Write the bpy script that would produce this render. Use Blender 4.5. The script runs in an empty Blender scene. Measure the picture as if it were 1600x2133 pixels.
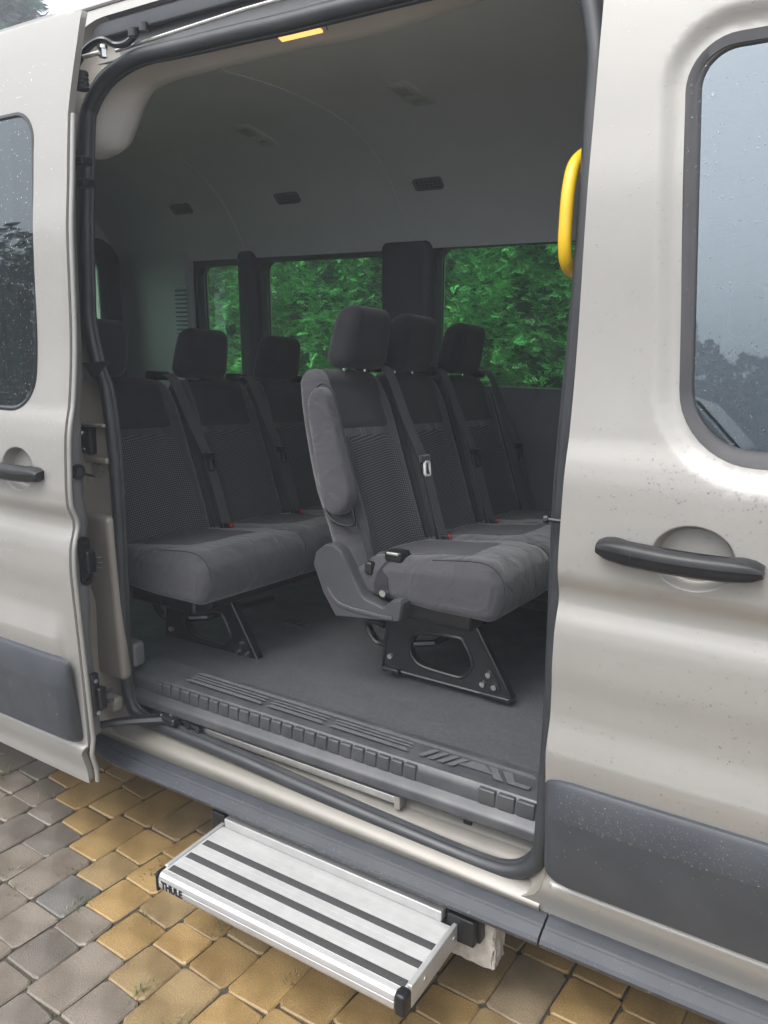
import bpy, bmesh, math, random
import numpy as np
from mathutils import Vector, Matrix, geometry

random.seed(7)
rng = np.random.default_rng(7)
C = bpy.context.scene.collection
sc = bpy.context.scene

# ------------------------------------------------------------------ camera, sky, sun, exposure
cam_d = bpy.data.cameras.new("camera")
cam = bpy.data.objects.new("camera", cam_d)
C.objects.link(cam)
cam.location = (0.0, -1.5, 1.65)
cam.rotation_euler = (math.radians(90 - 13.394), 0, math.radians(32.054))
cam_d.sensor_fit = 'VERTICAL'
cam_d.sensor_height = 36
cam_d.lens = 1663 / 2133 * 36
cam_d.clip_start = 0.05
cam_d.clip_end = 600
sc.camera = cam

SUN_EL, SUN_AZ = math.radians(58), math.radians(195)     # sun direction: behind the viewer, a little to the left
world = bpy.data.worlds.new("World")
sc.world = world
world.use_nodes = True
wn, wl = world.node_tree.nodes, world.node_tree.links
wn.clear()
sky = wn.new("ShaderNodeTexSky"); sky.sky_type = 'NISHITA'; sky.sun_disc = False
sky.sun_elevation = SUN_EL; sky.sun_rotation = SUN_AZ
sky.air_density = 1.0; sky.dust_density = 4.0; sky.ozone_density = 1.0
hs = wn.new("ShaderNodeHueSaturation"); hs.inputs["Saturation"].default_value = 0.16
bg = wn.new("ShaderNodeBackground"); bg.inputs["Strength"].default_value = 0.15
wo = wn.new("ShaderNodeOutputWorld")
wl.new(sky.outputs[0], hs.inputs["Color"]); wl.new(hs.outputs[0], bg.inputs["Color"]); wl.new(bg.outputs[0], wo.inputs["Surface"])

sun_d = bpy.data.lights.new("sun", 'SUN'); sun_d.energy = 0.55; sun_d.angle = math.radians(40); sun_d.color = (1, 0.97, 0.92)
sun = bpy.data.objects.new("sun", sun_d); C.objects.link(sun)
sd = Vector((math.sin(SUN_AZ) * math.cos(SUN_EL), math.cos(SUN_AZ) * math.cos(SUN_EL), math.sin(SUN_EL)))
sun.rotation_euler = sd.to_track_quat('Z', 'Y').to_euler()
sun.location = (3, -6, 9)

sc.view_settings.view_transform = 'Standard'
sc.view_settings.look = 'None'
sc.view_settings.gamma = 1
sc.view_settings.use_curve_mapping = False
sc.view_settings.exposure = 1.75
sc.cycles.max_bounces = 10
sc.cycles.diffuse_bounces = 8
sc.cycles.transparent_max_bounces = 16
sc.cycles.caustics_reflective = False
sc.cycles.caustics_refractive = False

# ------------------------------------------------------------------ materials
def mat(name, col, rough=0.6, metal=0.0, coat=0.0, col2=None, nscale=30.0, bump=0.0, bscale=200.0, spec=0.5,
        rvar=0.0, sheen=0.0, emis=None, estr=0.0, detail=4.0, cpos=(0.35, 0.7), objcol=False, attr=None):
    m = bpy.data.materials.new(name); m.use_nodes = True
    n, l = m.node_tree.nodes, m.node_tree.links
    b = n["Principled BSDF"]
    b.inputs["Roughness"].default_value = rough
    b.inputs["Metallic"].default_value = metal
    b.inputs["Coat Weight"].default_value = coat
    b.inputs["Coat Roughness"].default_value = 0.04
    b.inputs["Specular IOR Level"].default_value = spec
    b.inputs["Sheen Weight"].default_value = sheen
    b.inputs["Base Color"].default_value = (*col, 1)
    tc = n.new("ShaderNodeTexCoord")
    src = None
    if objcol or attr:
        if objcol:
            oi = n.new("ShaderNodeObjectInfo"); src = oi.outputs["Color"]
        else:
            at = n.new("ShaderNodeAttribute"); at.attribute_name = attr; src = at.outputs["Color"]
    if col2 is not None or src is not None:
        no = n.new("ShaderNodeTexNoise"); no.inputs["Scale"].default_value = nscale; no.inputs["Detail"].default_value = detail
        l.new(tc.outputs["Object"], no.inputs["Vector"])
        cr = n.new("ShaderNodeValToRGB")
        cr.color_ramp.elements[0].position = cpos[0]; cr.color_ramp.elements[1].position = cpos[1]
        if src is not None:
            cr.color_ramp.elements[0].color = (*(col2 or (0.7, 0.7, 0.7)), 1); cr.color_ramp.elements[1].color = (1.1, 1.1, 1.1, 1)
            mx = n.new("ShaderNodeMix"); mx.data_type = 'RGBA'; mx.blend_type = 'MULTIPLY'; mx.inputs[0].default_value = 1.0
            l.new(src, mx.inputs[6]); l.new(cr.outputs[0], mx.inputs[7]); l.new(no.outputs[0], cr.inputs[0])
            n3 = n.new("ShaderNodeTexNoise"); n3.inputs["Scale"].default_value = 330; n3.inputs["Detail"].default_value = 2
            l.new(tc.outputs["Object"], n3.inputs["Vector"])
            m3 = n.new("ShaderNodeMapRange"); m3.inputs[1].default_value = 0.3; m3.inputs[2].default_value = 0.72; m3.inputs[3].default_value = 0.72; m3.inputs[4].default_value = 1.35
            l.new(n3.outputs[0], m3.inputs[0])
            mx2 = n.new("ShaderNodeMix"); mx2.data_type = 'RGBA'; mx2.blend_type = 'MULTIPLY'; mx2.inputs[0].default_value = 1.0 if 'stone' in name else 0.0
            cb3 = n.new("ShaderNodeCombineColor")
            for q3 in range(3): l.new(m3.outputs[0], cb3.inputs[q3])
            l.new(mx.outputs[2], mx2.inputs[6]); l.new(cb3.outputs[0], mx2.inputs[7]); l.new(mx2.outputs[2], b.inputs["Base Color"])
        else:
            cr.color_ramp.elements[0].color = (*col, 1); cr.color_ramp.elements[1].color = (*col2, 1)
            l.new(no.outputs[0], cr.inputs[0]); l.new(cr.outputs[0], b.inputs["Base Color"])
    if rvar:
        nr = n.new("ShaderNodeTexNoise"); nr.inputs["Scale"].default_value = 9; nr.inputs["Detail"].default_value = 5
        l.new(tc.outputs["Object"], nr.inputs["Vector"])
        mr = n.new("ShaderNodeMapRange"); mr.inputs[1].default_value = 0.3; mr.inputs[2].default_value = 0.7
        mr.inputs[3].default_value = max(0.02, rough - rvar); mr.inputs[4].default_value = rough + rvar
        l.new(nr.outputs[0], mr.inputs[0]); l.new(mr.outputs[0], b.inputs["Roughness"])
    if bump:
        nb = n.new("ShaderNodeTexNoise"); nb.inputs["Scale"].default_value = bscale; nb.inputs["Detail"].default_value = 3
        l.new(tc.outputs["Object"], nb.inputs["Vector"])
        bp = n.new("ShaderNodeBump"); bp.inputs["Strength"].default_value = bump; bp.inputs["Distance"].default_value = 0.002
        l.new(nb.outputs[0], bp.inputs["Height"]); l.new(bp.outputs[0], b.inputs["Normal"])
    if name == 'charcoal_fabric':
        n2 = n.new("ShaderNodeTexNoise"); n2.inputs["Scale"].default_value = 11; n2.inputs["Detail"].default_value = 3; n2.inputs["Distortion"].default_value = 1.2
        l.new(tc.outputs["Object"], n2.inputs["Vector"])
        b2 = n.new("ShaderNodeBump"); b2.inputs["Strength"].default_value = 0.85; b2.inputs["Distance"].default_value = 0.012
        l.new(n2.outputs[0], b2.inputs["Height"]); l.new(bp.outputs[0], b2.inputs["Normal"]); l.new(b2.outputs[0], b.inputs["Normal"])
    if emis:
        b.inputs["Emission Color"].default_value = (*emis, 1); b.inputs["Emission Strength"].default_value = estr
    return m

def glass(name, tint, ior=1.5, refl=(1, 1, 1), extra=0.0, scale=1.0):
    m = bpy.data.materials.new(name); m.use_nodes = True
    n, l = m.node_tree.nodes, m.node_tree.links
    n.clear()
    o = n.new("ShaderNodeOutputMaterial"); t = n.new("ShaderNodeBsdfTransparent"); g = n.new("ShaderNodeBsdfGlossy")
    f = n.new("ShaderNodeFresnel"); mx = n.new("ShaderNodeMixShader"); ad = n.new("ShaderNodeMath")
    ad.operation = 'ADD'; ad.use_clamp = True; ad.inputs[1].default_value = extra
    f.inputs["IOR"].default_value = ior
    t.inputs["Color"].default_value = (*tint, 1); g.inputs["Color"].default_value = (*refl, 1); g.inputs["Roughness"].default_value = 0.015
    sc_ = n.new("ShaderNodeMath"); sc_.operation = 'MULTIPLY'; sc_.inputs[1].default_value = scale
    l.new(f.outputs[0], sc_.inputs[0]); l.new(sc_.outputs[0], ad.inputs[0]); l.new(ad.outputs[0], mx.inputs[0])
    l.new(t.outputs[0], mx.inputs[1]); l.new(g.outputs[0], mx.inputs[2]); l.new(mx.outputs[0], o.inputs["Surface"])
    return m

def weave(name, dark, light, period, rough=0.85):
    """woven fabric: offset rows of small light stitches on a dark ground, in object Y/Z (or X/Y) space"""
    m = mat(name, dark, rough)
    n, l = m.node_tree.nodes, m.node_tree.links
    b = n["Principled BSDF"]
    tc = n.new("ShaderNodeTexCoord"); sp = n.new("ShaderNodeSeparateXYZ"); l.new(tc.outputs["Object"], sp.inputs[0])
    def mth(op, a, bb):
        q = n.new("ShaderNodeMath"); q.operation = op
        for i, v in enumerate((a, bb)):
            if v is None: continue
            if isinstance(v, (int, float)): q.inputs[i].default_value = v
            else: l.new(v, q.inputs[i])
        return q.outputs[0]
    k = math.pi / period
    s1 = mth('ADD', mth('MULTIPLY', sp.outputs[1], k), mth('MULTIPLY', sp.outputs[2], k * 1.55))
    s1 = mth('ADD', s1, mth('MULTIPLY', sp.outputs[0], k * 1.35))
    s2 = mth('SUBTRACT', mth('MULTIPLY', sp.outputs[1], k), mth('MULTIPLY', sp.outputs[2], k * 1.55))
    s2 = mth('SUBTRACT', s2, mth('MULTIPLY', sp.outputs[0], k * 1.35))
    pr = mth('MULTIPLY', mth('SINE', s1, None), mth('SINE', s2, None))
    cr = n.new("ShaderNodeValToRGB"); l.new(pr, cr.inputs[0])
    cr.color_ramp.elements[0].position = 0.18; cr.color_ramp.elements[0].color = (*dark, 1)
    cr.color_ramp.elements[1].position = 0.45; cr.color_ramp.elements[1].color = (*light, 1)
    l.new(cr.outputs[0], b.inputs["Base Color"])
    bp = n.new("ShaderNodeBump"); bp.inputs["Strength"].default_value = 0.4; bp.inputs["Distance"].default_value = 0.001
    l.new(pr, bp.inputs["Height"]); l.new(bp.outputs[0], b.inputs["Normal"])
    return m

M = {}
M['paint'] = mat('champagne_paint', (0.262, 0.254, 0.238), 0.42, 0.28, 0.40, col2=(0.272, 0.264, 0.248), nscale=4, rvar=0.02)
M['paint_well'] = mat('well_paint_shaded', (0.125, 0.116, 0.10), 0.5, 0.1, 0.1, col2=(0.10, 0.093, 0.08), nscale=18)  # body paint darkened: the shade of the step well put into its colour
M['paint_sill'] = mat('sill_paint_dimmed', (0.165, 0.155, 0.135), 0.42, 0.2, 0.25, col2=(0.18, 0.17, 0.15), nscale=9)  # body paint darkened on the sill to take down its sky light
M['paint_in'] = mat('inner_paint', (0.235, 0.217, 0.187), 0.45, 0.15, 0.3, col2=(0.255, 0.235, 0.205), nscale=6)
M['grey_inner'] = mat('grey_inner_panel', (0.14, 0.14, 0.145), 0.5, col2=(0.16, 0.16, 0.163), nscale=8)
M['cover_plastic'] = mat('seat_cover_plastic', (0.040, 0.041, 0.045), 0.5, col2=(0.05, 0.051, 0.055), nscale=12, bump=0.3, bscale=900)
M['plastic'] = mat('grained_grey_plastic', (0.029, 0.033, 0.040), 0.42, col2=(0.037, 0.041, 0.048), nscale=12, bump=0.25, bscale=900, rvar=0.08)
M['grey_shade'] = mat('grey_with_shade', (0.085, 0.088, 0.094), 0.5, col2=(0.10, 0.103, 0.108), nscale=8)  # grey for the jamb trim, and painted shade over the doorway
M['plastic_dk'] = mat('black_plastic', (0.008, 0.0085, 0.010), 0.34, spec=0.3, bump=0.15, bscale=700, col2=(0.013, 0.0135, 0.015))
M['rubber'] = mat('rubber', (0.019, 0.021, 0.025), 0.45, col2=(0.027, 0.029, 0.033), nscale=15, rvar=0.08)
M['frame_rubber'] = mat('window_rubber', (0.026, 0.026, 0.029), 0.5, col2=(0.034, 0.034, 0.038), nscale=20, rvar=0.1)
M['fabric'] = mat('charcoal_fabric', (0.040, 0.0400, 0.0460), 0.85, col2=(0.050, 0.0497, 0.056), nscale=14, bump=0.3, bscale=1100, sheen=0.25, spec=0.25)
M['fabric_dk'] = mat('dark_fabric', (0.018, 0.018, 0.022), 0.9, col2=(0.024, 0.024, 0.028), nscale=20, bump=0.3, bscale=1100, sheen=0.15, spec=0.2)
M['weave'] = weave('woven_fabric', (0.013, 0.013, 0.016), (0.15, 0.15, 0.163), 0.0085)
M['headliner'] = mat('headliner', (0.78, 0.80, 0.83), 0.95, col2=(0.81, 0.83, 0.86), nscale=5, bump=0.2, bscale=500, spec=0.1)
M['trim_light'] = mat('light_trim', (0.50, 0.49, 0.475), 0.7, col2=(0.53, 0.52, 0.505), nscale=6, bump=0.1, bscale=600, spec=0.3)
M['trim_grey'] = mat('grey_trim', (0.60, 0.65, 0.64), 0.7, col2=(0.64, 0.69, 0.68), nscale=5)
M['trim_dark'] = mat('dark_trim', (0.095, 0.099, 0.112), 0.6, col2=(0.11, 0.114, 0.127), nscale=9)
M['webbing'] = mat('belt_webbing', (0.05, 0.05, 0.055), 0.7, col2=(0.06, 0.06, 0.065), nscale=40, bump=0.3, bscale=900)
M['vent_grey'] = mat('vent_grey', (0.22, 0.23, 0.24), 0.6, col2=(0.25, 0.26, 0.27), nscale=9)
M['floor'] = mat('vinyl_floor', (0.043, 0.045, 0.050), 0.6, col2=(0.072, 0.073, 0.077), nscale=120, detail=9, bump=0.2, bscale=700, rvar=0.1)
M['thresh'] = mat('threshold_plastic', (0.034, 0.036, 0.041), 0.42, col2=(0.055, 0.056, 0.06), nscale=14, rvar=0.1, bump=0.1, bscale=800)
M['thresh_pat'] = mat('threshold_tread', (0.075, 0.078, 0.085), 0.5, col2=(0.10, 0.103, 0.11), nscale=40)
M['metal_blk'] = mat('black_painted_steel', (0.007, 0.007, 0.008), 0.36, 0.0, 0.12, col2=(0.012, 0.012, 0.014), nscale=30, rvar=0.1)
M['steel'] = mat('steel', (0.6, 0.6, 0.6), 0.25, 1.0)
M['zinc'] = mat('zinc', (0.55, 0.54, 0.52), 0.4, 0.8, col2=(0.45, 0.44, 0.42), nscale=50)
M['zinc_paint'] = mat('silver_paint', (0.26, 0.27, 0.28), 0.35, 0.4, 0.6, col2=(0.28, 0.29, 0.30), nscale=4)
M['white_metal'] = mat('white_tongue', (0.85, 0.85, 0.83), 0.3, 0.1)
M['yellow'] = mat('yellow_plastic', (0.56, 0.36, 0.004), 0.42, coat=0.15, col2=(0.60, 0.385, 0.006))
M['red'] = mat('red_button', (0.55, 0.04, 0.03), 0.4)
M['lens'] = mat('clear_lens', (0.5, 0.5, 0.5), 0.2)
M['amber'] = mat('lit_lamp_lens', (0.9, 0.6, 0.25), 0.3, emis=(1.0, 0.55, 0.16), estr=0.42)
M['alu'] = mat('brushed_aluminium', (0.42, 0.42, 0.42), 0.42, 0.55, col2=(0.46, 0.46, 0.46), nscale=25, rvar=0.08)
M['alu_dirty'] = mat('aluminium_tread', (0.41, 0.41, 0.405), 0.5, 0.30, col2=(0.46, 0.46, 0.46), nscale=30, detail=10, rvar=0.1)
M['grip'] = mat('grip_tape', (0.03, 0.03, 0.032), 0.9, col2=(0.06, 0.06, 0.06), nscale=350, bump=0.6, bscale=1500)
M['foam'] = mat('rough_foam', (0.30, 0.28, 0.25), 0.95, col2=(0.42, 0.40, 0.37), nscale=60, bump=0.8, bscale=120)
M['glass_far'] = glass('tinted_glass', (0.80, 0.99, 0.85), 1.35)
M['glass_cab'] = glass('cab_glass', (0.16, 0.19, 0.19), 1.62, (0.80, 0.92, 1.0), 0.15)
M['glass_screen'] = glass('windscreen_glass', (0.62, 0.68, 0.66), 1.5)
M['glass_door'] = glass('privacy_glass', (0.05, 0.09, 0.08), 1.55, (0.86, 0.95, 1.0), 0.05)
M['black_ceramic'] = mat('black_glass_border', (0.012, 0.013, 0.014), 0.15)
M['tyre'] = mat('tyre', (0.02, 0.02, 0.02), 0.8, bump=0.3, bscale=100)
M['bark'] = mat('bark', (0.09, 0.065, 0.045), 0.9, col2=(0.14, 0.10, 0.07), nscale=20, bump=0.8, bscale=40)
M['paver'] = mat('paver_stone', (0.3, 0.3, 0.3), 0.46, objcol=True, col2=(0.62, 0.60, 0.58), nscale=7, detail=9, cpos=(0.32, 0.62), bump=0.55, bscale=260, rvar=0.16)
M['paver_far'] = mat('paver_stone_far', (0.3, 0.3, 0.3), 0.46, attr='Col', col2=(0.62, 0.60, 0.58), nscale=7, detail=9, cpos=(0.32, 0.62), bump=0.55, bscale=260, rvar=0.16)
M['soil'] = mat('joint_soil', (0.030, 0.026, 0.019), 0.95, col2=(0.065, 0.055, 0.04), nscale=60, bump=0.8, bscale=200)
M['earth'] = mat('paled_ground', (0.25, 0.24, 0.22), 0.95, col2=(0.19, 0.185, 0.165), nscale=0.6, bump=0.5, bscale=20)  # unseen yard kept pale so it bounces light up to the bus ceiling
def leafmat(name, rough=0.6, trans=0.0):
    m = mat(name, (0.05, 0.1, 0.04), rough, attr='Col', col2=(0.75, 0.75, 0.75), nscale=9, spec=0.3)
    return m
M['leaf'] = leafmat('leaves')
M['drop'] = glass('water', (0.84, 0.85, 0.87), 1.33, (1, 1, 1), 0.0, 0.75)

# ------------------------------------------------------------------ mesh helpers
ORG = {}                      # world location of every parent
def _w(p): return ORG.get(p.name, Vector((0, 0, 0))) if p else Vector((0, 0, 0))

def thing(name, label, cat, loc=(0, 0, 0), group=None):
    o = bpy.data.objects.new(name, None); C.objects.link(o)
    o.empty_display_size = 0.2
    o.location = loc; o['label'] = label; o['category'] = cat
    if group: o['group'] = group
    ORG[o.name] = Vector(loc)
    return o

def tag(o, label, cat, group=None):
    o['label'] = label; o['category'] = cat
    if group: o['group'] = group
    return o

def obj(name, vf, m, parent=None, smooth=True, angle=35, label=None, kind=None, normals=None, loc=None):
    v, f = vf
    v = np.asarray(v, dtype=float).reshape(-1, 3)
    o0 = _w(parent)
    if loc is not None: o0 = Vector(loc)
    if len(v): v = v - np.array(o0)
    me = bpy.data.meshes.new(name)
    me.from_pydata(v.tolist(), [], [tuple(int(i) for i in q) for q in f])
    me.materials.append(m)
    me.update()
    if smooth:
        me.polygons.foreach_set('use_smooth', [True] * len(me.polygons))
        if normals is not None:
            me.normals_split_custom_set_from_vertices([tuple(q) for q in normals])
        else:
            me.set_sharp_from_angle(angle=math.radians(angle))
    o = bpy.data.objects.new(name, me); C.objects.link(o)
    if parent: o.parent = parent
    if loc is not None and parent is None: o.location = loc
    if label: o['label'] = label
    if kind: o['kind'] = kind
    ORG[o.name] = Vector(o0)
    return o

def join(*parts):
    V, F, n = [], [], 0
    for v, f in parts:
        v = np.asarray(v, dtype=float).reshape(-1, 3)
        V.append(v); F += [tuple(i + n for i in q) for q in f]; n += len(v)
    return np.vstack(V), F

def box(x0, x1, y0, y1, z0, z1):
    v = [(x, y, z) for x in (x0, x1) for y in (y0, y1) for z in (z0, z1)]
    f = [(0, 1, 3, 2), (4, 6, 7, 5), (0, 4, 5, 1), (2, 3, 7, 6), (0, 2, 6, 4), (1, 5, 7, 3)]
    return np.array(v), f

def _axis(lo, hi, r, k, m):
    c = [r * (1 - math.cos(math.pi / 2 * i / k)) for i in range(k)]
    c = [r - r * math.cos(math.pi / 2) * 0 - r * math.tan(math.pi / 4 * (1 - i / k)) for i in range(k)]
    a = [lo + q for q in c] + [lo + r + (hi - lo - 2 * r) * i / m for i in range(m + 1)] + [hi - q for q in reversed(c)]
    return a

def rbox(x0, x1, y0, y1, z0, z1, r=0.01, k=3, m=1):
    """box with round edges; m can be one number or three"""
    if not isinstance(m, (tuple, list)): m = (m, m, m)
    lo = np.array([x0, y0, z0]); hi = np.array([x1, y1, z1])
    r = min(r, 0.499 * float((hi - lo).min()))
    ax = [_axis(lo[i], hi[i], r, k, m[i]) for i in range(3)]
    V, F, idx = [], [], {}
    def vid(i, j, l):
        key = (i, j, l)
        if key not in idx:
            idx[key] = len(V); V.append((ax[0][i], ax[1][j], ax[2][l]))
        return idx[key]
    N = [len(a) - 1 for a in ax]
    for j in range(N[1]):
        for l in range(N[2]):
            F.append((vid(0, j, l), vid(0, j, l + 1), vid(0, j + 1, l + 1), vid(0, j + 1, l)))
            F.append((vid(N[0], j, l), vid(N[0], j + 1, l), vid(N[0], j + 1, l + 1), vid(N[0], j, l + 1)))
    for i in range(N[0]):
        for l in range(N[2]):
            F.append((vid(i, 0, l), vid(i + 1, 0, l), vid(i + 1, 0, l + 1), vid(i, 0, l + 1)))
            F.append((vid(i, N[1], l), vid(i, N[1], l + 1), vid(i + 1, N[1], l + 1), vid(i + 1, N[1], l)))
    for i in range(N[0]):
        for j in range(N[1]):
            F.append((vid(i, j, 0), vid(i, j + 1, 0), vid(i + 1, j + 1, 0), vid(i + 1, j, 0)))
            F.append((vid(i, j, N[2]), vid(i + 1, j, N[2]), vid(i + 1, j + 1, N[2]), vid(i, j + 1, N[2])))
    V = np.array(V)
    inner = np.clip(V, lo + r, hi - r)
    d = V - inner
    ln = np.linalg.norm(d, axis=1, keepdims=True); ln[ln == 0] = 1
    V = inner + d / ln * r
    return V, F

def deform(vf, fn):
    v, f = vf
    return fn(np.array(v, dtype=float)), f

def smooth_path(pts, n=6, closed=False):
    p = [np.array(q, float) for q in pts]
    out = []
    N = len(p)
    rngi = range(N) if closed else range(N - 1)
    for i in rngi:
        a = p[(i - 1) % N] if (closed or i > 0) else p[i]
        b, c = p[i], p[(i + 1) % N]
        d = p[(i + 2) % N] if (closed or i + 2 < N) else c
        for t in np.linspace(0, 1, n, endpoint=False):
            out.append(0.5 * ((2 * b) + (c - a) * t + (2 * a - 5 * b + 4 * c - d) * t * t + (3 * b - a - 3 * c + d) * t ** 3))
    if not closed: out.append(p[-1])
    return np.array(out)

def tube(path, r, n=8, closed=False, flat=1.0, up=None, cap=True):
    """round (or flattened) bar along a path"""
    p = np.array(path, float); N = len(p)
    if closed: T = np.roll(p, -1, 0) - np.roll(p, 1, 0)
    else: T = np.gradient(p, axis=0)
    T /= np.maximum(np.linalg.norm(T, axis=1, keepdims=True), 1e-9)
    u = np.array(up if up is not None else (0.02, -1, 0.05), float)
    if up is None and abs(T[:, 1]).mean() > 0.8: u = np.array((0, 0.03, 1.0))
    A = u - T * (T @ u)[:, None]; A /= np.maximum(np.linalg.norm(A, axis=1, keepdims=True), 1e-9)
    B = np.cross(T, A)
    rr = np.full(N, r, float) if np.isscalar(r) else np.array(r, float)
    V, F = [], []
    for i in range(N):
        for k in range(n):
            a = 2 * math.pi * k / n
            V.append(p[i] + rr[i] * (math.cos(a) * A[i] * flat + math.sin(a) * B[i]))
    for i in range(N if closed else N - 1):
        j = (i + 1) % N
        for k in range(n):
            q = (k + 1) % n
            F.append((i * n + k, i * n + q, j * n + q, j * n + k))
    if not closed and cap:
        F.append(tuple(range(n))[::-1]); F.append(tuple((N - 1) * n + k for k in range(n)))
    return np.array(V), F

def loft(sections, closed_sec=True, closed_path=False, cap=True):
    S = [np.array(s, float) for s in sections]; n = len(S[0]); N = len(S)
    F = []
    for i in range(N if closed_path else N - 1):
        j = (i + 1) % N
        for k in range(n if closed_sec else n - 1):
            q = (k + 1) % n
            F.append((i * n + k, i * n + q, j * n + q, j * n + k))
    if closed_sec and cap and not closed_path:
        F.append(tuple(range(n))[::-1]); F.append(tuple((N - 1) * n + k for k in range(n)))
    return np.vstack(S), F

def ribbon(path, side, w, t=0.002):
    p = np.array(path, float); s = np.array(side, float)
    if s.ndim == 1: s = np.tile(s, (len(p), 1))
    T = np.gradient(p, axis=0); nrm = np.cross(T, s); nrm /= np.maximum(np.linalg.norm(nrm, axis=1, keepdims=True), 1e-9)
    secs = [[p[i] - s[i] * w / 2, p[i] + s[i] * w / 2, p[i] + s[i] * w / 2 + nrm[i] * t, p[i] - s[i] * w / 2 + nrm[i] * t] for i in range(len(p))]
    return loft(secs)

def rrect(x0, x1, z0, z1, r, n=8, shear=0.0, zref=0.0):
    """rounded rectangle, counter-clockwise from the lower left; r = (bl, br, tr, tl)"""
    if not isinstance(r, (tuple, list)): r = (r,) * 4
    pts = []
    for cx, cz, a0, q in ((x0 + r[0], z0 + r[0], 180, r[0]), (x1 - r[1], z0 + r[1], 270, r[1]), (x1 - r[2], z1 - r[2], 0, r[2]), (x0 + r[3], z1 - r[3], 90, r[3])):
        for i in range(n + 1):
            a = math.radians(a0 + 90 * i / n)
            pts.append((cx + q * math.cos(a), cz + q * math.sin(a)))
    return [(x + shear * (zref - z), z) for x, z in pts]

def resample(poly, d):
    out = []
    for i in range(len(poly)):
        a, b = np.array(poly[i], float), np.array(poly[(i + 1) % len(poly)], float)
        k = max(1, int(math.ceil(np.linalg.norm(b - a) / d)))
        for t in range(k): out.append(a + (b - a) * t / k)
    o2 = [out[0]]
    for q in out[1:]:
        if np.linalg.norm(q - o2[-1]) > 1e-5: o2.append(q)
    return np.array(o2)

def inside(P, poly):
    P = np.atleast_2d(P); poly = np.asarray(poly)
    x, y = P[:, 0], P[:, 1]; r = np.zeros(len(P), bool)
    for i in range(len(poly)):
        x1, y1 = poly[i]; x2, y2 = poly[(i + 1) % len(poly)]
        c = ((y1 > y) != (y2 > y))
        with np.errstate(divide='ignore', invalid='ignore'):
            r ^= c & (x < (x2 - x1) * (y - y1) / (y2 - y1 if y2 != y1 else 1e-12) + x1)
    return r

def dist(P, poly):
    P = np.atleast_2d(P).astype(float); poly = np.asarray(poly, float); d = np.full(len(P), 1e9)
    for i in range(len(poly)):
        a, b = poly[i], poly[(i + 1) % len(poly)]
        ab = b - a; t = np.clip(((P - a) @ ab) / max(ab @ ab, 1e-12), 0, 1)
        d = np.minimum(d, np.linalg.norm(P - (a + t[:, None] * ab), axis=1))
    return d

def cdt(outer, holes, grid=None):
    loops = [np.asarray(outer)] + [np.asarray(h) for h in holes]
    V, E, n = [], [], 0
    for L in loops:
        V += [Vector(q) for q in L.tolist()]
        E += [(n + i, n + (i + 1) % len(L)) for i in range(len(L))]; n += len(L)
    if grid is not None: V += [Vector(q) for q in grid.tolist()]
    vo, eo, fo = geometry.delaunay_2d_cdt(V, E, [], 0, 1e-6)[:3]
    P = np.array([(q.x, q.y) for q in vo]); F = np.array([f for f in fo if len(f) == 3])
    cen = P[F].mean(1)
    keep = inside(cen, loops[0])
    for h in loops[1:]: keep &= ~inside(cen, h)
    F = F[keep]
    a = P[F[:, 0]]; b = P[F[:, 1]]; c = P[F[:, 2]]
    ar = (b[:, 0] - a[:, 0]) * (c[:, 1] - a[:, 1]) - (b[:, 1] - a[:, 1]) * (c[:, 0] - a[:, 0])
    F[ar < 0] = F[ar < 0][:, ::-1]
    return P, F[abs(ar) > 1e-12], loops

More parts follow.
